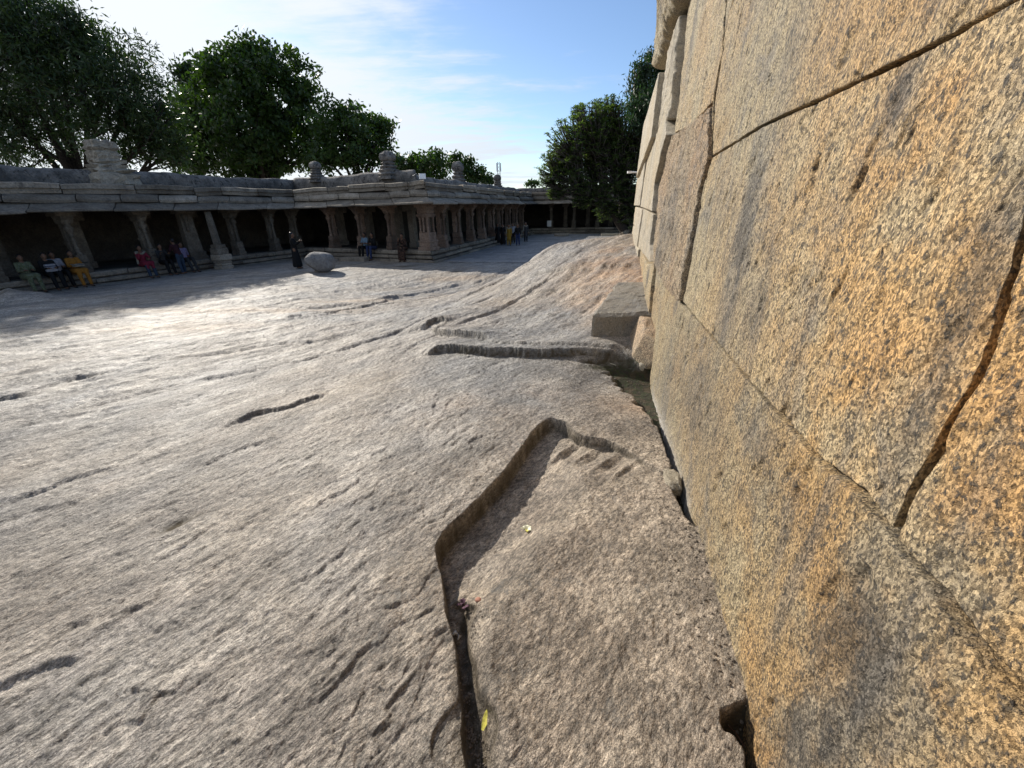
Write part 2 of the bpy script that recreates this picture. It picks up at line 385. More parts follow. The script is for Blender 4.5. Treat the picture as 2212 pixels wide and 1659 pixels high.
# exfoliation flakes: short saw-tooth steps that run with the foliation
def flakes(per, h, asp, seed, thr, dw=.05):
    wv = fbm(a_s / per * asp, b_s / per * .6, 3, seed) * 1.3
    ph = b_s / per + wv; k = np.floor(ph); fr = ph - k
    msk = sstep(vn(a_s / per * asp * 1.3 + k * 7.31, k * 3.77, seed + 5), thr, thr + .22)
    return h * msk * (np.where(fr < 1 - dw, fr / (1 - dw), (1 - fr) / dw) - .5)
fl = flakes(.62, .011, .33, 21, .55, .018) + flakes(1.7, .055, .3, 51, .5, .03) * sstep(RR, 5.5, 8) + flakes(.21, .011, .5, 31, .45) + flakes(.085, .0055, .6, 41, .52)
left = np.maximum(.10 + .90 * (1 - sstep(X - .15 * Y, -.9, .1)), sstep(RR, 5.2, 7.5))
und = und + sstep(RR, 5, 8) * (fbm(a_s * 1.1, b_s * 3.6, 4, 131, .6) * .045 + fbm(X * 3.5, Y * 3.5, 3, 141, .6) * .012)
fine_ = fbm(a_s * 7, b_s * 14, 4, 50, .6) * .0065 + fbm(a_s * 24, b_s * 40, 3, 60, .6) * .0075
Z = Z + (und * near + (fl * left + fine_ * (.55 + .45 * left)) * near) * amp
att['warm'] += .38 + .55 * sstep(X - .25 * Y, -1.6, .2) + fbm(X * .4, Y * .4, 3, 77) * .35
att['warm'] -= .5 * np.exp(-(((X - .3 - .06 * Y) / 1.8) ** 2 + ((Y - 6) / 2.2) ** 2))
att['ochre'] += np.exp(-(((X - (.3 + .24 * Y)) / 1.0) ** 2)) * sstep(Y, 5.5, 8) * (1 - sstep(Y, 10, 12)) + .45 * np.exp(-(((Y - 3.9) / .35) ** 2)) * sstep(X, -1.5, 0)

def poly_dist(poly, x, y):
    best = np.full(x.shape, 1e9); bp = np.zeros(x.shape); side = np.zeros(x.shape); par = np.zeros(x.shape)
    seg = [math.dist(poly[i], poly[i + 1]) for i in range(len(poly) - 1)]; L = sum(seg); acc = 0
    for i in range(len(seg)):
        ax, ay = poly[i]; bx, by = poly[i + 1]; dx, dy = bx - ax, by - ay; l2 = dx * dx + dy * dy + 1e-12
        t = np.clip(((x - ax) * dx + (y - ay) * dy) / l2, 0, 1)
        d = np.hypot(x - ax - t * dx, y - ay - t * dy); s_ = dx * (y - ay) - dy * (x - ax)
        pd = np.abs(s_) / math.sqrt(l2); u_ = (d < best - 1e-7) | ((np.abs(d - best) <= 1e-7) & (pd > bp)); bp = np.where(u_, pd, bp)
        best = np.where(u_, d, best); side = np.where(u_, np.sign(s_), side); par = np.where(u_, (acc + t * seg[i]) / L, par); acc += seg[i]
    return best, side, par
def smooth_poly(pts, jit=0., n=8, seed=0):
    pts = [np.array(p) for p in pts]; out = []
    for i in range(len(pts) - 1):
        p0 = pts[max(i - 1, 0)]; p1 = pts[i]; p2 = pts[i + 1]; p3 = pts[min(i + 2, len(pts) - 1)]
        for k in range(n):
            t = k / n
            out.append(.5 * ((2 * p1) + (-p0 + p2) * t + (2 * p0 - 5 * p1 + 4 * p2 - p3) * t * t + (-p0 + 3 * p1 - 3 * p2 + p3) * t ** 3))
    out.append(pts[-1]); rj = random.Random(seed)
    return [(float(p[0]) + rj.uniform(-jit, jit), float(p[1]) + rj.uniform(-jit, jit)) for p in out]
def lip(pix, h, wd, seed=1, t0=.12, t1=.12, edge=.005, jit=.006, dirt=.0, low=False, dirt_shade_w=.03, flip=1, hs=None, n=6, wds=None):
    """step along a line; the side left of travel (times flip) is raised by h, fading over wd; low=True sinks the other side instead"""
    global Z
    poly = smooth_poly([gz(*p) for p in pix], 0, n, seed); q = np.array(poly); pad = wd * 3
    sel = (X > q[:, 0].min() - pad) & (X < q[:, 0].max() + pad) & (Y > q[:, 1].min() - pad) & (Y < q[:, 1].max() + pad)
    x, y = X[sel], Y[sel]; d, s_, par = poly_dist(poly, x, y)
    s_ = s_ * flip; sdist = d * s_
    dist_ = np.hypot(x, y); edge = np.maximum(edge, .0035 * dist_)
    sdist = sdist + (fbm(x * 9, y * 9, 4, seed) * 3.2 + fbm(x * 3, y * 3, 2, seed + 1) * 2) * jit * np.maximum(1, dist_ / 3) * (d < .25)
    tap = sstep(par, 0, t0) if t0 > 0 else 1.; tap = tap * (1 - sstep(par, 1 - t1, 1) if t1 > 0 else 1.)
    hh = h if hs is None else np.interp(par, np.linspace(0, 1, len(hs)), hs)
    if wds is not None:
        ws_ = 0; hh = 0; wd = 0
        for k_, p_ in enumerate([gz(*p) for p in pix]):
            wi_ = 1 / (np.hypot(x - p_[0], y - p_[1]) + .03) ** 3.5; ws_ = ws_ + wi_; hh = hh + wi_ * hs[k_]; wd = wd + wi_ * wds[k_]
        hh = hh / ws_; wd = wd / ws_
    f = np.exp(-(d / wd) ** 2) if wds is None else 1 - sstep(d, .35 * wd, 1.6 * wd)
    if low: dz = -hh * sstep(-sdist, -edge, edge) * f * tap
    else: dz = hh * sstep(sdist, -edge, edge) * f * tap
    Z[sel] += dz
    if dirt > 0:
        dd = np.exp(-(np.maximum(-sdist, 0) / dirt_shade_w) ** 2) * sstep(-sdist, -edge * 1.2, 0) * tap * (.35 + .65 * vn(x * 25, y * 25, 5))  # crevice dirt, plus painted shade along the low side of the step
        att['dirt'][sel] = np.maximum(att['dirt'][sel], np.clip(dd * dirt * 1.3, 0, 1))
# long crack ledges on the open slab
lip([(455, 937), (500, 915), (560, 893), (620, 880), (665, 862), (712, 850)], .045, .45, 2, .35, .15, dirt=.6, dirt_shade_w=.04)
lip([(430, 1010), (480, 985), (540, 962), (600, 942)], .02, .3, 3, dirt=.3)
lip([(-40, 868), (60, 846), (130, 820), (200, 807), (268, 794)], .042, .6, 4, .0, .2, dirt=.5, dirt_shade_w=.05)
lip([(-40, 900), (40, 876), (90, 860), (160, 838)], .022, .5, 5, dirt=.3)
lip([(100, 905), (180, 893), (260, 886)], .02, .3, 6); lip([(160, 932), (215, 925)], .02, .2, 6)
lip([(-60, 1500), (0, 1478), (60, 1453), (130, 1430), (205, 1418)], .018, .2, 7, .0, .3, dirt=.4, dirt_shade_w=.02)
lip([(230, 1340), (290, 1318), (340, 1298)], .015, .15, 8, dirt=.5, dirt_shade_w=.02)
lip([(300, 1568), (328, 1530), (350, 1505), (385, 1500)], .012, .12, 9, dirt=.5, dirt_shade_w=.015)
lip([(-20, 1140), (50, 1115), (120, 1095), (180, 1085)], .018, .3, 10, dirt=.3)
lip([(-20, 1090), (80, 1066), (150, 1040), (260, 1015)], .025, .3, 11)
lip([(330, 1370), (360, 1352), (395, 1347)], .009, .12, 12); lip([(180, 1515), (212, 1485), (226, 1460)], .010, .1, 13, dirt=.3)
lip([(520, 1350), (560, 1330), (600, 1318)], .009, .1, 14); lip([(800, 1600), (830, 1570), (850, 1540)], .010, .08, 15, dirt=.3)
lip([(940, 1659), (935, 1600), (955, 1560), (985, 1500), (992, 1450)], .012, .07, 16, dirt=.4, dirt_shade_w=.012)
lip([(725, 672), (770, 665), (815, 657), (870, 641), (950, 625), (1010, 611)], .06, .5, 17, dirt=.35)
lip([(600, 690), (680, 678), (760, 672), (835, 668)], .05, .5, 18, dirt=.3)
lip([(1010, 615), (1060, 598), (1110, 580)], .05, .5, 19, dirt=.3)
lip([(370, 673), (520, 670), (720, 660), (900, 640)], .03, .8, 20)
lip([(1080, 640), (1160, 632), (1240, 628), (1340, 622)], .035, .4, 23, dirt=.2)
lip([(1165, 560), (1230, 548), (1300, 546), (1372, 538)], .06, .6, 34, .2, .1, dirt=.3)
lip([(1125, 600), (1200, 588), (1290, 584), (1388, 574)], .05, .5, 35, .2, .1, dirt=.3)
lip([(1180, 655), (1240, 650), (1290, 655)], .03, .3, 36, dirt=.4); lip([(1210, 528), (1280, 524), (1340, 526)], .06, .6, 37, dirt=.3)
# upper slab ledge and the broken lips at its left end
lip([(905, 772), (960, 760), (1035, 766), (1100, 769), (1200, 771), (1262, 769), (1330, 773), (1378, 792)], .11, .55, 24, .12, .0, edge=.012, jit=.006, dirt=.95, dirt_shade_w=.07, hs=[.12, .12, .12, .09, .06])  # the black slot under this ledge is darkened by colour as well
lip([(1040, 752), (1110, 757), (1200, 758), (1290, 760), (1350, 764)], .035, .3, 33, .15, .1, edge=.008, jit=.004, dirt=.3)
lip([(930, 718), (958, 727), (1005, 734), (1045, 742), (1065, 756)], .12, .45, 25, .1, .3, edge=.01, jit=.0012, dirt=.6, dirt_shade_w=.03)
lip([(918, 712), (930, 702), (948, 697), (975, 698)], .10, .35, 26, .15, .3, dirt=.8, dirt_shade_w=.03)
lip([(1070, 681), (1130, 683), (1190, 684), (1260, 686)], .02, .2, 27, .2, .2, dirt=.5, dirt_shade_w=.02)
lip([(1080, 560), (1040, 590), (1010, 612)], .03, .4, 28, flip=-1)
# the carved footprint: outer rim, sunk floor rising to the right, toe scallops
rim = [(1388, 992), (1345, 966), (1310, 950), (1275, 944), (1245, 934), (1222, 912), (1188, 905), (1160, 924), (1130, 966), (1080, 1026), (1005, 1104), (958, 1150), (943, 1190), (950, 1225), (958, 1262), (966, 1330), (985, 1395), (990, 1470), (998, 1540), (1000, 1605), (1012, 1665), (1020, 1800)]
lip(rim, .15, .60, 29, .0, .0, edge=.007, jit=.0022, low=True, dirt=.8, dirt_shade_w=.022, flip=-1, n=7,
    hs=[.03, .06, .08, .09, .10, .125, .135, .14, .14, .145, .15, .155, .15, .145, .13, .11, .10, .09, .09, .08, .07, .06],
    wds=[.20, .25, .34, .45, .55, .62, .62, .62, .62, .62, .62, .58, .54, .44, .24, .12, .085, .075, .08, .09, .11, .12])
def dent(u, v, ru, rv, depth, ang=0., dirt=0., moss=0., warm=0.):
    global Z
    cx, cy = gz(u, v); sel = (abs(X - cx) < 3.5 * max(ru, rv)) & (abs(Y - cy) < 3.5 * max(ru, rv)); x, y = X[sel] - cx, Y[sel] - cy
    xa = x * math.cos(ang) + y * math.sin(ang); ya = -x * math.sin(ang) + y * math.cos(ang)
    f = np.exp(-((xa / ru) ** 2 + (ya / rv) ** 2)); Z[sel] -= depth * f
    for k, vv in (('dirt', dirt), ('moss', moss), ('warm', warm)):
        if vv: att[k][sel] = np.maximum(att[k][sel], np.clip(f * vv * 1.6 * (.4 + .9 * vn(X[sel] * 30, Y[sel] * 30, 3)), 0, 1))
for u_, v_ in ((1234, 956), (1280, 974), (1324, 993)): dent(u_, v_, .027, .16, .022, rad(-41), dirt=.12, warm=.5)
for u_, v_ in ((1208, 958), (1257, 970), (1303, 988), (1346, 1008)): dent(u_, v_, .022, .17, -.022, rad(-41))
# second edge of the crack below the heel: the right-hand slab stands proud again
lip([(968, 1268), (1000, 1280), (1030, 1298), (1014, 1335), (1012, 1375), (1028, 1420), (1036, 1480), (1075, 1560), (1060, 1620), (1040, 1680), (1040, 1800)], .035, .10, 30, .05, 0, edge=.008, jit=.003, dirt=.7, dirt_shade_w=.03, flip=1)
for u_, v_, r_ in ((1000, 1320, .035), (1000, 1400, .03), (1004, 1480, .03), (1020, 1560, .05), (1030, 1620, .06)): dent(u_, v_, r_, .10, .015, 0, dirt=.7)
# gap between bedrock and wall
ZW = np.where(True, .62 + .24 * Y + .05 * (1.0 - 1.2), 0) - X
def gap(ys, ws, ds, moss):
    global Z
    wd = np.interp(Y, ys, ws, 0, 0) * (1 + fbm(Y * 9, X * 9, 3, 90) * .35); dp = np.interp(Y, ys, ds, 0, 0)
    f = (1 - sstep(ZW, wd * .8, wd + .012)) * (wd > .001) * (ZW > -.5)
    Z -= dp * f
    att['dirt'] = np.maximum(att['dirt'], np.clip(f * 1.0 * (dp > .01), 0, 1)); att['moss'] = np.maximum(att['moss'], f * np.interp(Y, ys, moss, 0, 0) * (vn(X * 14, Y * 14, 8) > .4))
gap([.1, .3, .6, .80, .86, .92, .95], [.06, .06, .055, .055, .09, .10, .0], [.3, .3, .3, .28, .2, .12, .0], [0] * 7)
gap([1.92, 2.0, 2.4, 2.6, 2.9, 3.4, 3.9, 4.35, 4.7, 5.0, 5.1], [.01, .06, .11, .07, .06, .10, .20, .36, .50, .62, .6], [.05, .14, .14, .2, .2, .13, .08, .07, .07, .07, .0], [0, .3, .3, .6, .7, .8, 1, 1, 1, 1, 1])
dent(1330, 790, .35, .10, .05, .2, dirt=.9, moss=.8); dent(1290, 778, .25, .07, .06, .1, dirt=1.)  # mossy trough; its deep dark below the ledge is painted into the colour
for k in range(215):
    u_, v_ = (R_.uniform(-60, 1000), R_.uniform(700, 1659)) if k < 150 else (R_.uniform(850, 1385), R_.uniform(522, 735))
    if u_ > 900 and v_ > 1050: continue
    x_, y_ = gz(u_, v_); ln_ = R_.uniform(.10, .32) * (1 + .25 * math.hypot(x_, y_)); a_ = rad(42 + R_.uniform(-14, 14)); dx_, dy_ = math.sin(a_) * ln_ / 2, math.cos(a_) * ln_ / 2
    pl_ = [(x_ - dx_, y_ - dy_), (x_ + R_.uniform(-.1, .1) * ln_, y_ + R_.uniform(-.1, .1) * ln_), (x_ + dx_, y_ + dy_)]
    g_old = gz; gz = lambda a, b: (a, b); lip(pl_, R_.uniform(.0025, .0055) * (1 + .16 * y_), .012 + .08 * ln_, 200 + k, .4, .4, .002, .003, .5, n=3, dirt_shade_w=.0045 * (1 + .35 * y_)); gz = g_old
# shallow pools of sand, pits and stains on the far rock
for a in ((1330, 561, .5, .18, .06, .2, 0, .5), (1262, 527, .35, .12, .05, 0, .3, 0), (1230, 557, .4, .16, .04, 0, .5, 0), (985, 586, .35, .12, .04, .2, .7, 0), (948, 583, .25, .1, .03, .2, .5, 0),
          (650, 688, .3, .1, .03, .4, .4, 0), (870, 575, .7, .25, .04, .2, .7, 0), (600, 596, .8, .3, .04, 0, .3, 0), (380, 1128, .12, .06, .03, .7, .8, 0), (110, 672, .4, .12, .03, .7, .5, 0), (210, 672, .5, .1, .03, .7, .7, 0)):
    dent(*a)
for a in ((590, 672, 2.4, .28), (300, 708, 3., .4), (800, 652, 1.6, .25), (1000, 600, 1.2, .3), (420, 670, 2, .2)):
    cx, cy = gz(a[0], a[1]); f = np.exp(-((((X - cx) * .8 + (Y - cy) * -.3) / a[2]) ** 2 + (((Y - cy) * .9 + (X - cx) * .1) / a[3]) ** 2)); att['warm'] += .6 * f; att['ochre'] += .25 * f
# rough rock lump at the far left edge
cx, cy = gz(25, 652); f = np.exp(-(((X - cx) / 1.1) ** 2 + ((Y - cy) / .8) ** 2)); Z += f * .35 * (1 + .5 * fbm(X * 2, Y * 2, 3, 4))
# the court in front of the side wing is paved: the bedrock lies just under the slabs there
sA = np.array((-4.15, 23.3)); sd_ = np.array((6.6, 23.0)); sd_ /= np.linalg.norm(sd_)
ss_ = (X - sA[0]) * sd_[0] + (Y - sA[1]) * sd_[1]; oo_ = (X - sA[0]) * sd_[1] - (Y - sA[1]) * sd_[0]
pm = (ss_ > .2) & (ss_ < 23) & (oo_ > .3) & (oo_ < 11.3) & (Y > 19.8 + .9 * np.maximum(oo_ - 4, 0) * (X > 4)); Z = np.where(pm, np.minimum(Z, .045), Z)
Vt = np.stack([X, Y, Z], -1).reshape(-1, 3)
i0 = np.arange(NR - 1)[:, None] * NA; j0 = np.arange(NA)[None, :]; j1 = (j0 + 1) % NA
Q = np.stack([i0 + j0, i0 + j1, i0 + NA + j1, i0 + NA + j0], -1).reshape(-1, 4)
ground = mesh_np('ground', Vt, Q, ROCK, attrs={k: np.clip(v, 0, 1) for k, v in att.items()})
setp(ground, kind='structure')
mb = MB(); mb.v = [(0, 0, float(Z[0].mean()))] + [tuple(Vt[j]) for j in range(NA)]; mb.f = [(0, 1 + (j + 1) % NA, 1 + j) for j in range(NA)]
o = mb.build('rock_underfoot', ROCK, ground, True)
ZG = Z
def zat(x, y):    # height of the finished bedrock
    r = math.hypot(x, y); a = math.degrees(math.atan2(x, y)); i = int(np.searchsorted(rr, r)); i = min(max(i, 0), NR - 1)
    j = int(np.argmin(abs(np.degrees(azs) - a))); return float(ZG[i, j])

# ------------------------------------------------------------------ great wall on the right
def resamp(pl, t):
    pl = np.array(pl, float); d = np.concatenate([[0], np.cumsum(np.hypot(*(pl[1:] - pl[:-1]).T))]); d /= d[-1]
    return np.stack([np.interp(t, d, pl[:, 0]), np.interp(t, d, pl[:, 1])], -1)
wall = empty('granite_wall', (1.6, 4, .9), 'towering golden granite block wall rising along the right edge of the bare rock', 'wall')
wsub = Matrix.Translation((-1.6, -4, -.9))
def wall_stone(bot, top, lft, rgt, nu, nv, mat, proud=0., rnd=.035, seed=1, rough=.012, label=None, depth=.7, stains=(), pale=None, bulge=.007, tilt=0., gu=None):
    u = np.linspace(0, 1, nu) if gu is None else gu(np.linspace(0, 1, nu)); v = np.linspace(0, 1, nv)
    Bt, Tp, Lf, Rg = resamp(bot, u), resamp(top, u), resamp(lft, v), resamp(rgt, v)
    U, Vv = np.meshgrid(u, v, indexing='ij'); U = U[..., None]; Vv = Vv[..., None]
    YZ = (1 - Vv) * Bt[:, None] + Vv * Tp[:, None] + (1 - U) * Lf[None] + U * Rg[None] - ((1 - U) * (1 - Vv) * Bt[0] + U * (1 - Vv) * Bt[-1] + (1 - U) * Vv * Tp[0] + U * Vv * Tp[-1])
    y, z = YZ[..., 0], YZ[..., 1]; wd = abs(y[-1] - y[0]).mean(); hh = abs(z[:, -1] - z[:, 0]).mean()
    e = np.minimum(np.minimum(U[..., 0] * wd, (1 - U[..., 0]) * wd), np.minimum(Vv[..., 0] * hh, (1 - Vv[..., 0]) * hh))
    rj = rnd * (.55 + .9 * np.abs(fbm(y * 2.2, z * 2.2, 3, seed)))
    k = np.clip(1 - e / rj, 0, 1); off = -rj * 1.1 * (1 - np.sqrt(np.clip(1 - k * k, 0, 1)))
    # slightly ragged joints
    edge = (k > 0)
    y = y + np.where(edge, fbm(z * 9, y * 9, 3, seed + 2) * .012, 0) * (1 if True else 0)
    inn = np.sign(U[..., 0] - .5) * -1; inz = np.sign(Vv[..., 0] - .5) * -1
    y = y + np.where(k >= .999, .0025 * inn * np.sign(y[-1].mean() - y[0].mean()), 0); z = z + fbm(y * 8, z * 8, 3, seed + 3) * .006 * k + np.where(k >= .999, .0055 * inz, 0)
    rel = fbm(y * 1.3, z * 1.1, 3, seed + 7) * bulge + fbm(y * 9 + z * 1.5, z * 4.5, 4, seed + 8) * rough + fbm(y * 34 + z * 5, z * 17, 3, seed + 9) * rough * .55
    pits = np.clip(fbm(y * 15 + z * 3, z * 7, 3, seed + 11) - .34, 0, 1) * -.035
    n = off + rel + pits + proud + bulge * .6 * np.sin(np.pi * U[..., 0]) * np.sin(np.pi * Vv[..., 0]) + tilt * (U[..., 0] - .5)
    x = .62 + .24 * y + .05 * (z - 1.2) - n
    st = np.zeros_like(y); 
    for sy, sz, ry, rz, a in stains: st = np.maximum(st, a * np.exp(-(((y - sy) / ry) ** 2 + ((z - sz) / rz) ** 2)))
    st = np.clip(st * (1 + .8 * fbm(y * 6, z * 4, 4, seed + 20)), 0, 1)
    pa = np.zeros_like(y) if pale is None else pale(y, z)
    ru = np.clip((1 - sstep(y, .5, 2.4)) * (1.1 - .55 * sstep(z, 3.0, 3.5)) + fbm(y * 2, z * 2, 3, 71) * .4, 0, 1)
    F_ = np.stack([x, y, z], -1)
    # closed body: front grid + skirt ring + flat back
    idx = np.arange(nu * nv).reshape(nu, nv)
    ring = np.concatenate([idx[:-1, 0], idx[-1, :-1], idx[:0:-1, -1], idx[0, :0:-1]])
    V = F_.reshape(-1, 3); sk = V[ring].copy(); sk[:, 0] += depth
    Qf = np.stack([idx[:-1, :-1], idx[1:, :-1], idx[1:, 1:], idx[:-1, 1:]], -1).reshape(-1, 4)
    nb = len(V); m_ = len(ring); a = np.arange(m_); b = (a + 1) % m_
    Qs = np.stack([ring[a], nb + a, nb + b, ring[b]], -1)
    V = np.concatenate([V, sk]); z0 = np.zeros(m_)
    Qa = np.concatenate([Qf, Qs]);
    if (top[0][0] - top[-1][0]) < 0: Qa = Qa
    o = mesh_np('stone', V, Qa[:, ::-1], mat, None, True, {'stain': np.concatenate([st.ravel(), z0]), 'pale': np.concatenate([pa.ravel(), z0]), 'rust': np.concatenate([ru.ravel(), z0])})
    o.data.transform(wsub); o.parent = wall
    if label: o['label'] = label
    return o
ln = lambda *p: list(p)
zA, zB = 3.03, 1.97
gsq = lambda t: t
ypale = lambda y, z: np.exp(-np.maximum(z - (np.interp(y, [1.9, 3.3, 4.9], [.90, .74, .50])), 0) / .07) * sstep(y, 1.9, 2.3) * (1 - sstep(y, 4.4, 4.9)) + np.exp(-np.maximum(z - .84, 0) / .04) * (1 - sstep(y, .7, .8))
near_u = lambda t: 1 - (1 - t) ** 1.0
# course one (on the bedrock)
pw = lambda t: (np.exp(t * 1.9) - 1) / (math.exp(1.9) - 1)
wall_stone([(.05, .3), (3.2, .3), (6.1, .3)], [(.05, zB + .02), (.72, 2.02), (.84, 2.03), (1.05, 1.99), (1.6, 1.97), (2.24, 1.94), (3.69, 1.88), (4.8, 1.82), (6.25, 1.90)], ln((.05, .3), (.05, zB)), ln((5.9, .3), (5.2, .75), (5.8, 1.03), (6.25, 1.9)), 520, 300, GOLD, .0, .008, 11, .008, 'pale tan bottom course stone with a ragged white crust along the ground',
           stains=((.66, 1.5, .16, .6, 1.), (2.6, 1.5, .7, .35, .7), (3.6, 1.2, .5, .5, .6), (.3, 1.2, .12, .35, .8), (1.3, 1.75, .35, .12, .5)), pale=ypale, gu=pw)
wall_stone([(-3, .3), (.04, .3)], [(-3, zB), (.04, zB + .02)], ln((-3, .3), (-3, zB)), ln((.04, .3), (.04, zB)), 60, 60, GOLD2, .0, .03, 12)
wall_stone([(5.95, .5), (9.3, .6)], [(6.3, 1.88), (7.4, 1.75), (9.3, 1.8)], ln((5.95, .5), (5.3, .8), (5.85, 1.03), (6.3, 1.88)), ln((9.3, .6), (9.3, 1.8)), 120, 90, GOLD, .05, .015, 13, .01, stains=((6.8, 1.6, .2, .2, .8),))
wall_stone([(9.33, .6), (13.6, .8)], [(9.33, 1.8), (13.6, 2.1)], ln((9.33, .6), (9.33, 1.8)), ln((13.6, .8), (13.6, 2.1)), 60, 40, PALE, .10, .012, 14, .01)
# course two
wall_stone([(-3, zB + .02), (.39, 2.02), (.70, 2.02)], [(-3, zA), (.40, zA), (.80, 3.03)], ln((-3, zB), (-3, zA)), ln((.70, 2.02), (.70, 2.2), (.685, 2.4), (.72, 2.6), (.80, 3.03)), 330, 240, GOLD, .002, .005, 15, .008, 'orange granite block at the near end of the second course', stains=((.5, 2.05, .2, .12, .5), (.35, 2.7, .1, .3, .6)), gu=lambda t: 1 - pw(1 - t))
wall_stone([(.72, 2.02), (.84, 2.03), (1.05, 1.99), (1.6, 1.97), (2.24, 1.94), (3.67, 1.89)], [(.82, 3.03), (1.24, 3.015), (1.74, 3.025), (2.4, 3.04), (3.57, 3.01)], ln((.72, 2.02), (.72, 2.2), (.70, 2.4), (.735, 2.6), (.82, 3.03)), ln((3.67, 1.89), (3.66, 2.49), (3.72, 2.78), (3.57, 3.01)), 500, 300, GOLD, .0, .006, 16, .008, 'huge golden block in the middle of the wall with a grey vertical band',
           stains=((2.3, 2.5, .22, .7, 1.), (1.25, 2.92, .07, .10, 1.), (1.9, 2.3, .15, .4, .6), (.78, 2.35, .05, .4, .9), (3.0, 2.7, .3, .3, .4)), gu=pw)
wall_stone([(3.70, 1.89), (4.82, 1.82), (6.28, 1.9)], [(3.60, 3.03), (3.9, 3.40), (4.6, 3.42), (6.44, 3.53)], ln((3.70, 1.89), (3.68, 2.49), (3.75, 2.78), (3.60, 3.03)), ln((6.28, 1.9), (6.78, 2.09), (6.9, 2.5), (7.2, 2.98), (6.74, 3.39), (6.44, 3.53)), 210, 200, GOLD2, .042, .016, 17, .02, 'orange block with a grey stained hollow, left of the huge golden block', stains=((5.2, 2.6, .5, .4, 1.), (5.8, 2.2, .35, .35, 1.), (4.6, 2.9, .3, .15, .6)))
wall_stone([(6.34, 1.9), (9.6, 1.82)], [(6.9, 2.55), (9.6, 2.6)], ln((6.34, 1.9), (6.82, 2.12), (6.9, 2.55)), ln((9.6, 1.82), (9.6, 2.6)), 90, 60, PALE, .10, .012, 18)
wall_stone([(9.65, 1.82), (12.0, 1.9)], [(9.65, 2.6), (12.0, 2.62)], ln((9.65, 1.82), (9.65, 2.6)), ln((12.0, 1.9), (12.0, 2.62)), 50, 40, PALE, .13, .02, 19)
wall_stone([(12.03, 2.12), (13.7, 2.12)], [(12.03, 2.62), (13.7, 2.62)], ln((12.03, 2.12), (12.03, 2.62)), ln((13.7, 2.12), (13.7, 2.62)), 30, 24, PALE, .10, .02, 20)
wall_stone([(6.95, 2.58), (10.2, 2.63)], [(6.5, 3.5), (7.1, 3.9), (10.2, 3.6)], ln((6.95, 2.58), (7.25, 2.98), (6.8, 3.39), (6.5, 3.55)), ln((10.2, 2.63), (10.2, 3.6)), 110, 90, PALE, .13, .012, 21, .008, 'smooth pale slab set upright in the far part of the wall')
wall_stone([(10.25, 2.65), (13.4, 2.65)], [(10.25, 3.55), (13.4, 3.2)], ln((10.25, 2.65), (10.25, 3.55)), ln((13.4, 2.65), (13.4, 3.2)), 60, 50, PALE, .16, .012, 22)
# course three and the top
wall_stone([(-3, zA), (.4, zA), (.95, 3.025), (1.24, 3.02), (1.74, 3.03), (2.4, 3.045), (3.57, 3.02)], [(-3, 5.3), (4.35, 5.35)], ln((-3, zA), (-3, 5.3)), ln((3.57, 3.02), (3.87, 3.43), (3.90, 3.74), (4.24, 4.3), (4.35, 5.35)), 520, 300, GOLD, .004, .008, 23, .008, 'largest upper block of the wall running out of the top of the picture', stains=((2.9, 4.2, .25, .5, .5), (2.2, 3.3, .15, .4, .5)), gu=lambda t: 1 - (1 - t) ** 1.7)
wall_stone([(3.60, 3.05), (3.9, 3.43), (5.04, 3.43), (6.44, 3.56)], [(4.38, 5.35), (7.4, 5.3)], ln((3.60, 3.05), (3.89, 3.43), (3.92, 3.74), (4.27, 4.3), (4.38, 5.35)), ln((6.44, 3.56), (6.58, 3.98), (6.8, 4.52), (7.4, 5.3)), 190, 170, GOLD, .012, .014, 24, .012, stains=((6.0, 4.6, .2, .6, .8), (5.4, 4.9, .15, .5, .5)))
wall_stone([(6.6, 3.75), (8.3, 3.85)], [(7.3, 5.1), (8.6, 5.05)], ln((6.6, 3.75), (6.75, 4.3), (7.3, 5.1)), ln((8.3, 3.85), (8.4, 4.5), (8.6, 5.05)), 90, 90, PALE, .12, .05, 25, .02, stains=((7.4, 4.6, .2, .3, .9),))
wall_stone([(8.35, 3.75), (12.7, 3.35)], [(8.55, 4.75), (12.4, 4.55)], ln((8.35, 3.75), (8.45, 4.3), (8.55, 4.75)), ln((12.7, 3.35), (12.4, 4.55)), 120, 80, PALE, .22, .014, 26, .006, 'tall thin pale slab leaning at the top of the far wall')
wall_stone([(12.75, 3.25), (14.0, 3.1)], [(12.6, 4.3), (13.9, 3.7)], ln((12.75, 3.25), (12.6, 4.3)), ln((14.0, 3.1), (13.9, 3.7)), 40, 40, PALE, .14, .014, 27)
wall_stone([(7.1, 5.15), (9.9, 5.1)], [(6.6, 6.6), (9.3, 6.5)], ln((7.1, 5.15), (6.9, 5.8), (6.6, 6.6)), ln((9.9, 5.1), (10.3, 5.7), (9.3, 6.5)), 110, 100, GOLD, .30, .22, 28, .03, 'rough overhanging capstone on top of the wall', stains=((8.5, 5.8, .6, .3, 1.), (8, 6.3, .4, .3, .8)), bulge=.12)
# rubble core behind the facing
mb = MB(); V0 = []
for y_, zt in ((-3, 5.2), (7.2, 5.2), (8.6, 4.7), (12.4, 4.2), (13.9, 3.3)):
    xx = .62 + .24 * y_ + .22; V0.append([(xx, y_, -.2), (xx + .2, y_, zt), (xx + 2.2, y_, zt), (xx + 2.2, y_, -.2)])
mb.quad_strip(V0); o = mb.build('rubble_core', temple_mat('rubble core', (.2, .17, .12), (.28, .23, .17), .3), wall); o.data.transform(wsub)

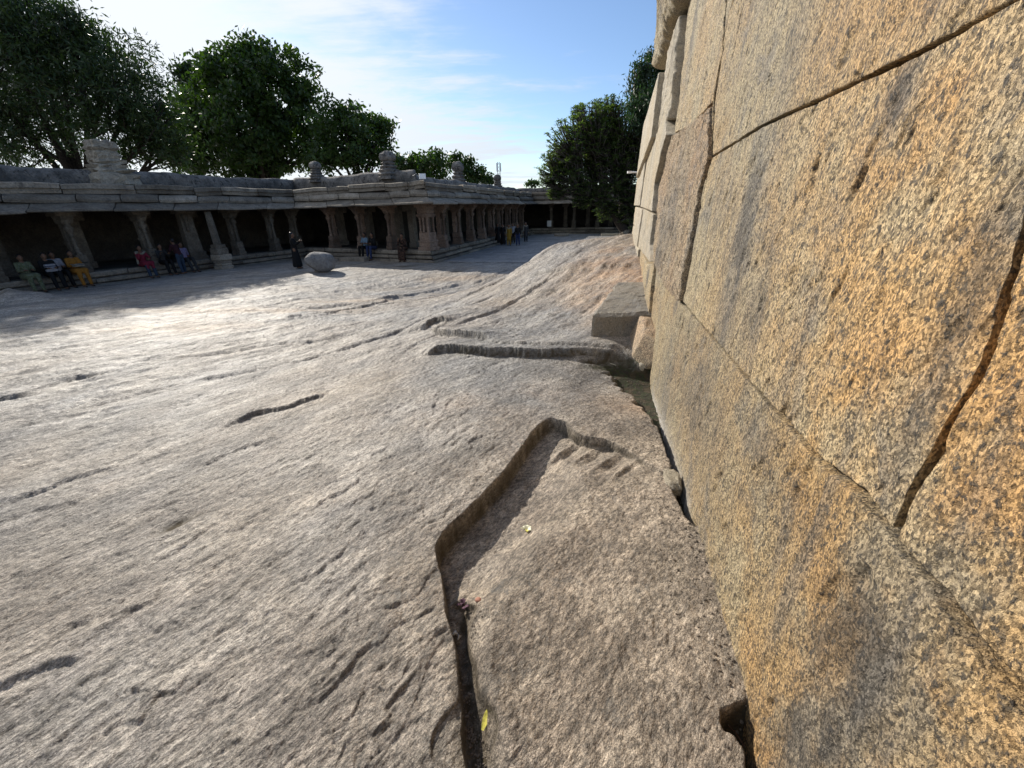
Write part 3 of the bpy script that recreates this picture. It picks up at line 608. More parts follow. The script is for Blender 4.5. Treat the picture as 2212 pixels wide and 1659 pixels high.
# ------------------------------------------------------------------ colonnade
col = empty('stone_colonnade', (-4.15, 23.3, 0), 'long low granite temple colonnade with heavy curved eaves around the courtyard', 'colonnade')
csub = Vector((-4.15, 23.3, 0))
class Wing:
    def __init__(s, A, B, kA, kB, zo=0.):
        s.A = Vector((*A, 0)); s.B = Vector((*B, 0)); s.L = (s.B - s.A).length; s.d = (s.B - s.A) / s.L
        s.n = Vector((s.d.y, -s.d.x, 0)); s.kA, s.kB, s.zo = kA, kB, zo
    def p(s, t, o, z):      # t fraction 0..1 along, mitred at the ends
        a = s.kA * o; b = s.L + s.kB * o; q = s.A + s.d * (a + (b - a) * t) + s.n * o; return Vector((q.x, q.y, z + s.zo)) - csub
    def q(s, m, o, z): q = s.A + s.d * m + s.n * o; return Vector((q.x, q.y, z + s.zo))
L0, L2_, C_, M_, F_ = (-25.3, .1), (-12.9, 27.8), (-4.15, 23.3), (2.45, 46.3), (24, 40.1)
def mk(P0, P1, P2):
    a = Vector(P1) - Vector(P0); b = Vector(P2) - Vector(P1); a.normalize(); b.normalize()
    cross = a.x * b.y - a.y * b.x; th = math.atan2(cross, a.dot(b)); return math.tan(th / 2)
k1, k2, k3 = mk(L0, L2_, C_), mk(L2_, C_, M_), mk(C_, M_, F_)
wings = [Wing(L0, L2_, 0, k1), Wing(L2_, C_, -k1, k2, .03), Wing(C_, M_, -k2, k3), Wing(M_, F_, -k3, 0)]
def extr(wg, t0, t1, prof, name, mat, j=0., gapm=.022, seg=3, parent=col):
    """stone course piece: closed (o,z) profile swept from t0 to t1"""
    g = gapm / wg.L; rings = []; ph = R_.uniform(0, 6)
    so_, sz_, tl = R_.uniform(-j, j), R_.uniform(-j, j), R_.uniform(-j, j) * .8
    for i in range(seg + 1):
        f = i / seg; t = t0 + g + (t1 - t0 - 2 * g) * f; k = .10 if i in (0, seg) else 0
        cz = sum(z for _, z in prof) / len(prof); co = sum(a for a, _ in prof) / len(prof)
        rings.append([wg.p(t, co + (a - co) * (1 - k) + so_ + .6 * j * math.sin(ph + 3 * f), cz + (z - cz) * (1 - k) + sz_ + tl * (f - .5) + .4 * j * math.sin(ph * 2 + 5 * f)) for a, z in prof])
    m = MB(); m.quad_strip(rings); return m.build(name, mat, parent)
EAVE = [(.18, 3.30), (.42, 3.17), (.66, 3.06), (.93, 3.0), (.96, 2.93), (.90, 2.90), (.55, 2.97), (.15, 3.10)]
ROLLM = [(-.30, 3.28), (.34, 3.26), (.36, 3.36), (.30, 3.47), (.16, 3.56), (-.02, 3.61), (-.30, 3.62)]
TOPM = [(-.55, 3.60), (.10, 3.62), (.12, 3.72), (.05, 3.74), (.05, 3.79), (.13, 3.81), (.10, 3.98), (.0, 4.01), (-.55, 4.02)]
STEP1 = [(-.7, .40), (-.01, .40), (.04, .44), (.05, .56), (.01, .62), (-.7, .62)]
STEP2 = [(-.5, .20), (.14, .20), (.19, .23), (.19, .34), (.14, .37), (-.5, .37)]
STEP3 = [(-.4, -.25), (.42, -.25), (.42, .14), (.36, .17), (-.4, .17)]
for wi, wg in enumerate(wings):
    def course(prof, name, mat, lo, hi, j, t_from=0.):
        t = t_from
        while t < 1 - 1e-6:
            l = R_.uniform(lo, hi) / wg.L; t1 = t + l
            if 1 - t1 < .6 * lo / wg.L: t1 = 1
            extr(wg, t, t1, prof, name, mat, j); t = t1
    tf = .3 if wi == 0 else 0
    if wi == 0:
        for pr, nm in ((EAVE, 'eave_slab'), (ROLLM, 'cornice_stone'), (TOPM, 'cornice_stone')): extr(wg, 0, .3, pr, nm, TEMPLE, 0)
        extr(wg, 0, .3, STEP1, 'plinth_stone', TEMPLE, 0)
    course(EAVE, 'eave_slab', TEMPLE, 1.5, 3.2, .028, tf); course(ROLLM, 'cornice_stone', TEMPLE, 1.2, 2.6, .035, tf)
    course(TOPM, 'cornice_stone', TEMPLE, 1.2, 3.0, .045, tf)
    course(STEP1, 'plinth_stone', TEMPLE, 1.4, 2.8, .012, tf); course(STEP2, 'plinth_stone', TEMPLE, 1.6, 3, .012, tf); course(STEP3, 'plinth_stone', TEMPLE, 1.6, 3, .012, tf)
    extr(wg, 0, 1, [(-.02, .15), (.08, .15), (.08, .22), (-.02, .22)], 'plinth_core', INNER, 0, 0); extr(wg, 0, 1, [(-.6, .35), (-.06, .35), (-.06, .42), (-.6, .42)], 'plinth_core', INNER, 0, 0)
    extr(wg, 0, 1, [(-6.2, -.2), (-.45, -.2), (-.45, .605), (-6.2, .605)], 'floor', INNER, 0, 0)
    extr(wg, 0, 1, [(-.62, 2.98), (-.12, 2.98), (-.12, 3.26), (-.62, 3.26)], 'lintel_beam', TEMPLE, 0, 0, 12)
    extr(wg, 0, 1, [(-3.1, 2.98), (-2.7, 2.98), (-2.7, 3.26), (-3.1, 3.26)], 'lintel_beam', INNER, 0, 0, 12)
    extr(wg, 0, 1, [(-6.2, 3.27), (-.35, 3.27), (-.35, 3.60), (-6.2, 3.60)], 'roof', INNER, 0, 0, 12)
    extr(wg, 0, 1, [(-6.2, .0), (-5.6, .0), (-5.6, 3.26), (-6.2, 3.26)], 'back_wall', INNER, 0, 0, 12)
    # parapet: weathered plaster wall with a rounded top
    mbp = MB(); rings = []; nseg = int(wg.L / .22); hh_ = (4.62, 4.66, 4.45, 4.5)[wi]; oo = (-1.35, -1.35, -1.7, -1.7)[wi]
    pf = [(-.32, 3.55), (.30, 3.55), (.30, hh_ - .30), (.25, hh_ - .12), (.12, hh_ - .01), (-.12, hh_), (-.27, hh_ - .12), (-.32, hh_ - .3)]
    for i in range(nseg + 1):
        t = i / nseg; m_ = t * wg.L
        rings.append([wg.p(t, oo + a + .035 * math.sin(m_ * 1.7 + z * 5) * (z > 3.6) + R_.uniform(-.012, .012), z + (.035 * math.sin(m_ * .9 + wi) + .02 * math.sin(m_ * 3.3) + R_.uniform(-.012, .012)) * (z > 3.6)) for a, z in pf])
    mbp.quad_strip(rings); mbp.build('parapet', PLASTER, col, True)
    print('wing', wi, round(wg.L, 2))

# pillars ------------------------------------------------------
def pillar_meshes(kind):
    """local frame: x along the wing, y outward, z up from the floor (0) to the beam (2.37)"""
    out = {}
    m = MB()
    if kind == 'corner':
        m.box((0, 0, .09), (.42, .42, .09), bev=.02); m.box((0, 0, .30), (.36, .36, .12), bev=.02); m.box((0, 0, .47), (.39, .39, .05), bev=.02); m.box((0, 0, .72), (.33, .33, .20), bev=.02); out['pedestal'] = m
        c = MB(); c.box((0, 0, 1.28), (.15, .15, .42), bev=.02); out['core'] = c
        for sx_, sy_ in ((-1, -1), (1, -1), (-1, 1), (1, 1), (0, 1.15), (1.15, 0)):
            t = MB(); t.lathe((sx_ * .24, sy_ * .24, 0), [(.075, .92), (.075, 1.0), (.05, 1.03), (.062, 1.2), (.05, 1.42), (.075, 1.46), (.05, 1.5), (.07, 1.62), (.08, 1.66)], 8); out['colonnette%d%d' % (sx_ * 10, sy_ * 10)] = t
        h = MB(); h.lathe((0, 0, 0), [(.33, 1.66), (.38, 1.72), (.40, 1.80), (.33, 1.86), (.36, 1.95), (.33, 2.05), (.37, 2.12), (.37, 2.16)], 16, .75); h.box((0, 0, 2.27), (.43, .43, .11), bev=.02); out['capital'] = h
        return out
    if kind == 'wide':
        m.box((0, -.05, .10), (.45, .28, .10), bev=.02); m.box((0, -.05, .30), (.40, .25, .10), bev=.02); out['pedestal'] = m
        c = MB(); c.quad_strip([[(a * s_, b * .16 - .05, z) for a, b in ((-1, -1), (1, -1), (1, 1), (-1, 1))] for s_, z in ((.34, .40), (.30, 1.2), (.27, 2.16))]); out['shaft'] = c
        h = MB(); h.lathe((.1, .18, 0), [(.05, 1.35), (.09, 1.45), (.06, 1.55), (.11, 1.68), (.07, 1.78), (.12, 1.95), (.12, 2.16)], 8); out['pendant'] = h
        h = MB(); h.box((0, -.05, 2.27), (.42, .28, .10), bev=.02); out['capital'] = h
        return out
    # standard: square pier behind, moulded colonnette in front, flared bracket above
    m.box((0, 0, .10), (.21, .32, .10), bev=.02); m.box((0, 0, .30), (.175, .29, .10), bev=.02); m.box((0, -.02, .56), (.185, .27, .15), bev=.02); out['pedestal'] = m
    c = MB(); c.box((0, -.13, 1.40), (.125, .13, .70), bev=.015); c.box((0, -.13, 1.15), (.165, .145, .05), bev=.01); out['shaft'] = c
    k = MB(); k.lathe((0, .15, 0), [(.11, .71), (.11, .78), (.07, .82), (.085, .95), (.06, 1.05), (.075, 1.25), (.055, 1.42), (.10, 1.46), (.06, 1.50), (.10, 1.60), (.155, 1.70), (.165, 1.76), (.10, 1.82), (.11, 1.92), (.15, 2.0), (.13, 2.10)], 10); out['colonnette'] = k
    h = MB()
    h.quad_strip([[(a * s_, b, z) for a, b in ((-1, -.30), (1, -.30), (1, f_), (-1, f_))] for s_, f_, z in ((.16, .20, 1.90), (.19, .26, 1.98), (.18, .30, 2.06), (.21, .40, 2.14), (.21, .44, 2.18))])
    h.box((0, .02, 2.275), (.34, .40, .095), bev=.02); out['bracket'] = h
    return out
protos = {}
def place_pillar(kind, wg, m_, o_, mat, name='pillar', label=None, swap=False):
    if (kind, mat.name) not in protos:
        ms = {}
        for k, mb_ in pillar_meshes(kind).items():
            me = bpy.data.meshes.new('pillar_' + k); me.from_pydata(mb_.v, [], mb_.f); me.materials.append(mat); me.update(); ms[k] = me
            sm = 'colonnette' in k or k in ('pendant',)
            for p_ in me.polygons: p_.use_smooth = sm
        protos[(kind, mat.name)] = ms
    ms = protos[(kind, mat.name)]; q = wg.q(m_, o_, .615)
    rz = math.atan2(wg.d.y, wg.d.x) + (math.pi if swap else 0)
    keys = list(ms); main = keys[0]
    r = bpy.data.objects.new(name, ms[main]); C.objects.link(r); r.parent = col
    r.location = q - csub; 
    # local y must point outward (n); n = d rotated by -90 degrees
    r.rotation_euler = (R_.uniform(-.008, .008), R_.uniform(-.008, .008), rz + math.pi)
    if label: r['label'] = label
    for k in keys[1:]:
        nm = 'colonnette' if k.startswith('colonnette') else k
        c = bpy.data.objects.new(nm, ms[k]); C.objects.link(c); c.parent = r
    return r
WL, WM, WS, WF = wings
offL = WL.L - 11.504
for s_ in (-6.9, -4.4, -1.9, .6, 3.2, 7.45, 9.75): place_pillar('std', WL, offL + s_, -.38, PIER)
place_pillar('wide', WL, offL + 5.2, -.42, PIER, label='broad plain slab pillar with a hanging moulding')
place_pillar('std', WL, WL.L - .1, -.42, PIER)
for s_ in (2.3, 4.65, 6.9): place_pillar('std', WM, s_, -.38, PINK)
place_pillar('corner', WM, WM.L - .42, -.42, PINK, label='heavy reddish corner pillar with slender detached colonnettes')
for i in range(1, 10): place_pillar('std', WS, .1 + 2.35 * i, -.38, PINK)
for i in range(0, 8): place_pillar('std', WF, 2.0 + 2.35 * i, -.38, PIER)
for wg, ss in ((WL, [offL + x for x in (-6, -3.5, -1, 1.6, 4.2, 6.4, 8.7)]), (WM, (1.0, 3.5, 5.9)), (WS, [2.6 + 2.35 * i for i in range(8)]), (WF, [3.2 + 2.35 * i for i in range(6)])):
    for s_ in ss:
        m = MB(); q = wg.q(s_, -2.3, 0) - csub; rz = math.atan2(wg.d.y, wg.d.x)
        m.box((q.x, q.y, .75), (.24, .24, .14), rz, .02); m.box((q.x, q.y, 1.75), (.19, .19, .86), rz, .02); m.box((q.x, q.y, 2.79), (.36, .36, .18), rz, .03)
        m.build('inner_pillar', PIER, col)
# roof turrets --------------------------------------------------
def turret(u, v, wg, m_, o_, zb, prof, label, sq=.8, mat=PLASTER, jit=.03, n=20):
    q = wg.q(m_, o_, zb) - csub; m = MB(); rings = []
    pr = []
    for i in range(len(prof) - 1):
        pr.append(prof[i]); a, b = prof[i], prof[i + 1]
        if abs(b[1] - a[1]) > .12: pr.append(((a[0] + b[0]) / 2, (a[1] + b[1]) / 2))
    pr.append(prof[-1]); rot = math.atan2(wg.d.y, wg.d.x)
    for r_, z_ in pr:
        ring = []
        for j in range(n):
            t = 2 * math.pi * j / n + math.pi / 4; k = 1 / max(abs(math.cos(t)), abs(math.sin(t))); k = (1 - sq) + k * sq
            rj = r_ * k * (1 + R_.uniform(-jit, jit) * 1.5); t += rot; ring.append((q.x + rj * math.cos(t), q.y + rj * math.sin(t), q.z + z_ + R_.uniform(-jit, jit) * .4))
        rings.append(ring)
    m.quad_strip(rings); o = m.build('turret', mat, col, False); o['label'] = label
    return o
bell = lambda r, h: [(r * 1.45, 0), (r * 1.45, .08 * h), (r * 1.1, .11 * h), (r * 1.38, .19 * h), (r * 1.0, .25 * h), (r * 1.22, .33 * h), (r * .78, .38 * h), (r * 1.05, .46 * h), (r * .62, .51 * h), (r * .88, .58 * h), (r * .55, .62 * h), (r * .85, .68 * h), (r * .95, .76 * h), (r * .86, .88 * h), (r * .5, .97 * h), (r * .12, h)]
turret(0, 0, WL, offL + 3.1, -1.15, 3.62, [(.92, 0), (.90, .38), (.84, .42), (.80, .80), (.62, .86), (.70, .98), (.54, 1.04), (.62, 1.16), (.46, 1.22), (.52, 1.34), (.42, 1.42), (.44, 1.66), (.38, 1.72), (.46, 1.82), (.42, 2.05), (.30, 2.12), (.26, 2.04)], 'broad crumbling stepped turret, largest on the roof', .85, temple_mat('eroded brick plaster', (.22, .19, .15), (.33, .29, .23), .5, 2.), .09)
turret(0, 0, WM, .9, -1.2, 4.35, bell(.32, 1.15), 'small domed turret over the inner corner of the colonnade', .5)
turret(0, 0, WM, 6.6, -1.2, 4.25, bell(.38, 1.4), 'dark ringed turret above the front wing', .6)
turret(0, 0, WS, 9.6, -2.0, 4.0, bell(.42, 1.75), 'dark ringed turret above the side wing', .5)
turret(0, 0, WS, 19, -2.0, 4.05, bell(.36, 1.4), 'farthest turret, ending in a small round knob', .4)

# ------------------------------------------------------------------ paving in the shaded court
pv = MB(); pts = [wings[2].q(-1, .6, -.15), wings[2].q(24, .6, -.15), Vector((16, 42, -.15)), Vector((9, 24, -.15))]
pv.v = [tuple(p) for p in pts]; pv.f = [(0, 1, 2, 3)]
pts = [WS.q(-1.2, .45, 0), WS.q(23.6, .45, 0)]
pave = empty('pavement', (0, 25, 0), kind='structure')
bedm = flat_mat('joint sand', (.12, .115, .11), .9)
zb = .012
row = 0; s_ = .3; cnt = 0
dS, nS = WS.d, WS.n
mbj = MB(); mbj.quad_strip([[tuple(Vector((*(WS.q(a, o_, 0).xy), z)) - Vector((0, 25, 0))) for o_, z in ((.44, -.3), (11.4, -.3), (11.4, .062), (.44, .062))] for a in (.0, 23.0)]); mbj.build('joint_bed', bedm, pave)
while s_ < 22.6:
    dd = R_.uniform(.62, .85); o_ = .46 + R_.uniform(-.3, 0)
    while o_ < 11 and cnt < 300:
        wd = R_.uniform(1.0, 1.6); o0 = max(o_, .46)
        zt = .085 + R_.uniform(-.008, .008); g_ = .014; m = MB()
        def P4(a, b, z): return tuple(WS.q(a, b, z) - Vector((0, 25, 0)))
        m.quad_strip([[P4(s_ + g_ + e, o0 + g_ + e, z), P4(s_ + dd - g_ - e, o0 + g_ + e, z), P4(s_ + dd - g_ - e, o_ + wd - g_ - e, z), P4(s_ + g_ + e, o_ + wd - g_ - e, z)] for e, z in ((0, .02), (0, zt - .012), (.014, zt))])
        m.build('paving_stone', PAVE, pave); cnt += 1; o_ += wd
    s_ += dd
print('paving', cnt)

# ------------------------------------------------------------------ loose stones and small things
def rockmesh(name, c, r, seed, mat, sub=4, sq=0., amp=.18, rot=(0, 0, 0), cut=None, attrs=False):
    bm = bmesh.new(); bmesh.ops.create_icosphere(bm, subdivisions=sub, radius=1)
    V = np.array([v.co[:] for v in bm.verts])
    if sq: V = np.sign(V) * np.abs(V) ** (1 - sq); 
    n = fbm(V[:, 0] * 1.3 + V[:, 2] * .7 + seed, V[:, 1] * 1.3 + V[:, 2] * .9, 4, seed) * amp + fbm(V[:, 0] * 6 + V[:, 2] * 3, V[:, 1] * 6 - V[:, 2] * 2, 3, seed + 1) * amp * .2
    V = V * (1 + n)[:, None]
    if cut is not None:
        for nx, ny, nz, d in cut:
            nn_ = np.array((nx, ny, nz)); nn_ = nn_ / np.linalg.norm(nn_); dd = V @ nn_ - d; V = V - np.clip(dd, 0, None)[:, None] * nn_ * .93
    V = V * np.array(r)
    for v, co in zip(bm.verts, V): v.co = co
    me = bpy.data.meshes.new(name); bm.to_mesh(me); bm.free(); me.materials.append(mat)
    for p_ in me.polygons: p_.use_smooth = True
    for an in ('stain', 'pale'):
        a_ = me.attributes.new(an, 'FLOAT', 'POINT')
    o = bpy.data.objects.new(name, me); C.objects.link(o); o.location = c; o.rotation_euler = rot
    return o
gx, gy, _ = gp(690, 588, .17)
bd = rockmesh('boulder', (gx, gy + .3, .13 + .44), (.62, .52, .45), 5, temple_mat('boulder granite', (.17, .165, .16), (.25, .24, .23), .2), 5, .22, .07, (0, rad(4), rad(8)), cut=((-.75, -.4, -.75, .80), (.1, -.1, -1, .95)))
setp(bd, 'smooth grey egg-shaped boulder propped on small stones in the shade', 'boulder')
for dx_, dy_, r_ in ((.15, -.18, .11), (.42, -.1, .10), (-.2, .1, .12)):
    o = rockmesh('prop_stone', (0, 0, 0), (r_ * 1.5, r_, r_ * .8), int(dx_ * 100) + 40, TEMPLE, 2, .3); o.parent = bd
    o.matrix_parent_inverse = Matrix.Identity(4); o.location = (dx_ * .8, dy_ * .8, -.46); 
def slab_block(name, corners, z0, z1, mat, label, cat, bev=.02, nsub=14, amp=.012, seed=3, topslope=0.):
    """rough-hewn block on a quadrilateral footprint"""
    c = np.array(corners, float); m = []
    ax = np.linspace(0, 1, nsub); pts = []; faces = []
    bm = bmesh.new(); bmesh.ops.create_cube(bm, size=1); bmesh.ops.subdivide_edges(bm, edges=bm.edges, cuts=nsub, use_grid_fill=True)
    V = np.array([v.co[:] for v in bm.verts]) + .5
    a, b, h = V[:, 0:1], V[:, 1:2], V[:, 2]
    XY = (1 - a) * (1 - b) * c[0] + a * (1 - b) * c[1] + a * b * c[2] + (1 - a) * b * c[3]
    ctr = c.mean(0)
    e = np.minimum(np.minimum(V, 1 - V).reshape(-1, 3) * np.array([np.ptp(c[:, 0]), np.ptp(c[:, 1]), z1 - z0]), 1)
    es = np.sort(e, 1); rk = np.clip(1 - es[:, 1] / bev, 0, 1)
    XY = XY + (ctr - XY) * (rk * bev * .5)[:, None]
    Z_ = z0 + (z1 - z0) * h - rk * bev * .6 * (h > .5)
    n1_ = fbm(XY[:, 0] * 5 + Z_ * 3, XY[:, 1] * 5 + Z_ * 4, 4, seed) * amp; n2_ = fbm(XY[:, 0] * 6, XY[:, 1] * 6, 4, seed + 4) * amp
    Z_ = Z_ + n2_ * (h > .01) + topslope * (b[:, 0] - .5) * h
    XY = XY + n1_[:, None] * np.sign(XY - ctr) * 1.6
    for v, x_, z_ in zip(bm.verts, XY, Z_): v.co = (x_[0] - ctr[0], x_[1] - ctr[1], z_ - z0)
    me = bpy.data.meshes.new(name); bm.to_mesh(me); bm.free(); me.materials.append(mat)
    for p_ in me.polygons: p_.use_smooth = False
    for an in ('stain', 'pale'): me.attributes.new(an, 'FLOAT', 'POINT')
    o = bpy.data.objects.new(name, me); C.objects.link(o); o.location = (ctr[0], ctr[1], z0)
    return setp(o, label, cat)
STEPM = granite_wall_mat('step granite', (.30, .27, .22), (.36, .31, .245), (.20, .195, .19), .5)
a0 = gp(1277, 681, 1.24)[:2]; a1 = gp(1404, 677, 1.24)[:2]; a2 = gp(1400, 605, 1.43)[:2]; a3 = gp(1335, 607, 1.43)[:2]
slab_block('stone_step', [a0, (a1[0] + .10, a1[1]), (a2[0] + .15, a2[1]), a3],   .84, 1.33, STEPM, 'long flat granite slab resting against the wall foot, dark front face', 'slab', .035, 22, .022, 3, .19)
ox, oy, _ = gp(1388, 790, .72)
wr = rockmesh('wedge_rock', (ox + .07, oy + .38, .80), (.19, .58, .40), 9, GOLD2, 5, .42, .10, (rad(6), rad(12), rad(-14)), cut=((-.3, -1, .1, .70), (-1, -.2, .35, .72), (.1, -.8, -.6, .75)))
setp(wr, 'rounded orange rock wedged between the flat slab and the wall', 'rock')
ox, oy, _ = gp(1384, 800, .66)
o = rockmesh('broken_stone', (ox + .03, oy, .70), (.085, .085, .075), 14, PALE, 3, .3, .3); setp(o, 'small broken dark stone under the orange wedged rock', 'stone')
ox, oy, _ = gp(1452, 1036, .92)
o = rockmesh('filler_stone', (ox, oy, .89), (.055, .13, .055), 15, PALE, 4, .5, .32, (0, 0, rad(-8))); setp(o, 'pale filler stone stuck in the gap at the wall foot', 'stone')
ox, oy, _ = gp(1592, 1532, .93)
o = rockmesh('pebble', (ox, oy, .86), (.016, .022, .016), 16, PALE, 2, .1, .2); setp(o, 'tiny pale pebble in the dark hole beside the wall', 'pebble')
# block lying on the court floor, trough and pale slab below the tree
gx, gy, _ = gp(765, 564, .1)
slab_block('stone_block', [(gx - .85, gy - .1), (gx + .75, gy - .55), (gx + .9, gy + .0), (gx - .7, gy + .45)], .08, .33, TEMPLE, 'low squared stone lying on the ground before the front steps', 'stone block', .03, 6)
gx, gy, _ = gp(1213, 513, -.05)
m = MB(); m.lathe((gx, gy, 0), [(.35, -.1), (.62, 0), (.72, .22), (.70, .27), (.58, .25), (.45, .1), (.1, .08)], 18); o = m.build('stone_trough', TEMPLE, None, True); setp(o, 'round shallow stone basin on the far court floor', 'basin')
gx, gy, _ = gp(1330, 511, .0)
m = MB(); m.box((gx, gy, .12), (1.3, .5, .14), rad(-15), .03); o = m.build('pale_slab', PALE); 
for an in ('stain', 'pale'): o.data.attributes.new(an, 'FLOAT', 'POINT')
setp(o, 'flat pale slab lying in front of the leaning tree', 'slab')
# stacked pedestal with a leaning slender shaft in front of the left wing
q = WL.q(offL + 5.65, .75, .12)
ped = empty('offering_pillar', q, 'slender plain shaft on a stacked moulded pedestal before the left wing', 'pillar')
ped.scale = (.8, .8, .97); rz = math.atan2(WL.d.y, WL.d.x)
for nm, zc_, h_ in (('base_block', .10, (.40, .40, .10)), ('base_block', .26, (.34, .34, .05)), ('base_block', .39, (.38, .38, .075)), ('pedestal_block', .62, (.42, .42, .14)), ('pedestal_block', .92, (.36, .36, .15)), ('pedestal_block', 1.16, (.30, .30, .085))):
    m = MB(); m.box((R_.uniform(-.03, .03), R_.uniform(-.03, .03), zc_), h_, rz + R_.uniform(-.05, .05), .025); m.build(nm, TEMPLE, ped)
m = MB(); m.quad_strip([[(-.12 * f + a * w_, .1 * f + b * w_, z) for a, b in ((-1, -1), (1, -1), (1, 1), (-1, 1))] for f, w_, z in ((0, .15, 1.25), (.5, .14, 2.0), (1, .12, 2.82))]); m.build('shaft', TEMPLE, ped)
# floodlight on the roof corner
q = WM.q(WM.L + .05, .15, 4.02)
fl_ = empty('floodlight', q, 'small white floodlight on the roof corner', 'floodlight')
m = MB(); m.box((.0, -.05, .16), (.16, .05, .12), rad(25), .01); m.build('lamp_head', flat_mat('white paint', (.75, .78, .8), .4), fl_)
m = MB(); m.tube([(0, 0, 0), (0, 0, .1)], [.02, .02], 6); m.tube([(-.16, 0, .12), (-.3, .05, .3), (-.5, .1, .2)], [.015] * 3, 5); m.build('bracket_arm', flat_mat('grey steel', (.3, .3, .3), .5), fl_)
# telecom mast far behind
q = at(1076, 350, 150); bq = (q.x, q.y, 0); top = q.z
mast = empty('telecom_mast', bq, 'thin lattice telecom mast far behind the roofs', 'mast')
steel = flat_mat('mast steel', (.28, .27, .27), .5)
for nm, a in (('mast_leg', 0), ('mast_leg', 1), ('mast_leg', 2)):
    t = a * 2.094; m = MB(); m.tube([(1.1 * math.cos(t), 1.1 * math.sin(t), 0), (.4 * math.cos(t), .4 * math.sin(t), top)], [.12, .10], 4); m.build(nm, steel, mast)
m = MB()
for k in range(16):
    z_ = top * k / 16; r0 = 1.1 - .7 * k / 16; r1 = 1.1 - .7 * (k + 1) / 16
    for a in range(3):
        t = a * 2.094; t2 = t + 2.094; m.tube([(r0 * math.cos(t), r0 * math.sin(t), z_), (r1 * math.cos(t2), r1 * math.sin(t2), top * (k + 1) / 16)], [.05, .05], 4)
m.build('lattice', steel, mast)
for k in range(6):
    t = k * 1.047; m = MB(); zz = top - 1.5 - (k % 2) * 3.4; m.box((.75 * math.cos(t), .75 * math.sin(t), zz), (.16, .16, 1.2), t); m.build('antenna', flat_mat('antenna grey', (.5, .5, .52)), mast)
# white pipe sticking out past the wall
q0 = Vector((4.0, 13.7, 3.55)); m = MB(); m.tube([q0, q0 + Vector((-.3, .12, .02))], [.025, .025], 6); m.box(tuple(q0 + Vector((-.34, .13, .02))), (.06, .05, .03)); o = m.build('wall_lamp', flat_mat('pale plastic', (.7, .7, .7), .5)); setp(o, 'thin white lamp arm sticking out beyond the end of the wall', 'lamp')
# frangipani flower on the footprint floor
def petal(c, ang, l, w_, lift, mat, parent, name='petal'):
    V = []; F = []
    for i in range(7):
        t = i / 6; ww = w_ * math.sin(math.pi * (.12 + .85 * t)) ; r_ = l * t; zz = lift * math.sin(t * 2.2)
        for s__ in (-1, 0, 1): V.append((r_ * math.cos(ang) - s__ * ww * math.sin(ang), r_ * math.sin(ang) + s__ * ww * math.cos(ang), zz + abs(s__) * .25 * ww))
    for i in range(6):
        for k in (0, 1): F.append((i * 3 + k, i * 3 + k + 1, i * 3 + k + 4, i * 3 + k + 3))
    me = bpy.data.meshes.new(name); me.from_pydata([(a + c[0], b + c[1], z + c[2]) for a, b, z in V], [], F); me.materials.append(mat)
    for p_ in me.polygons: p_.use_smooth = True
    o = bpy.data.objects.new(name, me); C.objects.link(o); o.parent = parent; return o
WHITE = flat_mat('petal cream', (.80, .77, .55), .5, .1); YEL = flat_mat('leaf yellow', (.62, .55, .10), .5, .35, 60); PURP = flat_mat('dried purple', (.10, .05, .07), .8, .4)
def onrock(u, v):
    x, y = gz(u, v)
    for _ in range(6):
        z = zat(x, y); x2, y2, _z = gp(u, v, z); x, y = .5 * (x + x2), .5 * (y + y2)
    return x, y, zat(x, y)
fx, fy, fz = onrock(1137, 1146); fwr = empty('fallen_flower', (fx, fy, fz + .006), 'fallen cream frangipani flower on the floor of the carved footprint', 'flower')
for k, a in enumerate((-.6, .6, 1.5, 2.5, -1.6)): petal((.004, 0, .004), a, .032, .012, .014, WHITE if k != 4 else YEL, fwr)
m = MB(); m.tube([(0, 0, .004), (-.02, .012, .006), (-.036, .02, .003)], [.005, .003, .002], 5); m.build('stem', flat_mat('stem cream', (.6, .58, .35)), fwr)
fx, fy, fz = onrock(1043, 1562); yl = empty('yellow_leaf', (fx, fy, fz + .012), 'narrow yellow fallen leaf standing in the crack at the bottom', 'leaf'); petal((0, -.03, 0), 1.15, .085, .013, .02, YEL, yl, 'leaf_blade')
fx, fy, fz = onrock(1000, 1312); pf_ = empty('withered_flower', (fx, fy, fz + .01), 'withered purple flower in the crack just below the heel', 'flower')
for k in range(7): petal((R_.uniform(-.01, .01), R_.uniform(-.02, .02), 0), k * .9, .03, .008, .02, PURP, pf_)
fx, fy, fz = onrock(1033, 1297); o = rockmesh('brick_chip', (fx, fy, fz + .008), (.016, .013, .008), 3, flat_mat('brick pink', (.45, .22, .15)), 2, .2, .2); setp(o, 'small pink brick chip beside the withered flower', 'chip')
fx, fy, fz = onrock(985, 1376); m = MB(); m.tube([(-.02, 0, .01), (0, .01, .02), (.02, -.005, .012), (.01, -.02, .008)], [.006, .01, .008, .003], 6); o = m.build('plastic_scrap', flat_mat('clear scrap', (.55, .53, .5), .25), None, True); o.location = (fx, fy, fz); setp(o, 'crumpled translucent scrap on the rim of the dark crack', 'scrap')
for i, (u_, v_, l_) in enumerate(((1425, 848, .05), (1430, 855, .06), (1330, 792, .09), (1423, 905, .03))):
    fx, fy, fz = onrock(u_, v_); m = MB(); a = R_.uniform(0, 3); m.tube([(0, 0, .01), (l_ * math.cos(a), l_ * math.sin(a), .02)], [.004, .003], 5); o = m.build('straw', flat_mat('straw', (.6, .55, .42)), None); o.location = (fx, fy, fz + .01)
    setp(o, ('short pale straw right against the wall foot, nearer of the close pair', 'pale straw against the wall foot, farther of the close pair', 'longest pale straw lying on the moss below the slab ledge', 'tiny straw bit alone in the narrow dark gap')[i], 'straw', 'straws in the mossy gap')
fx, fy, fz = onrock(1590, 1575)
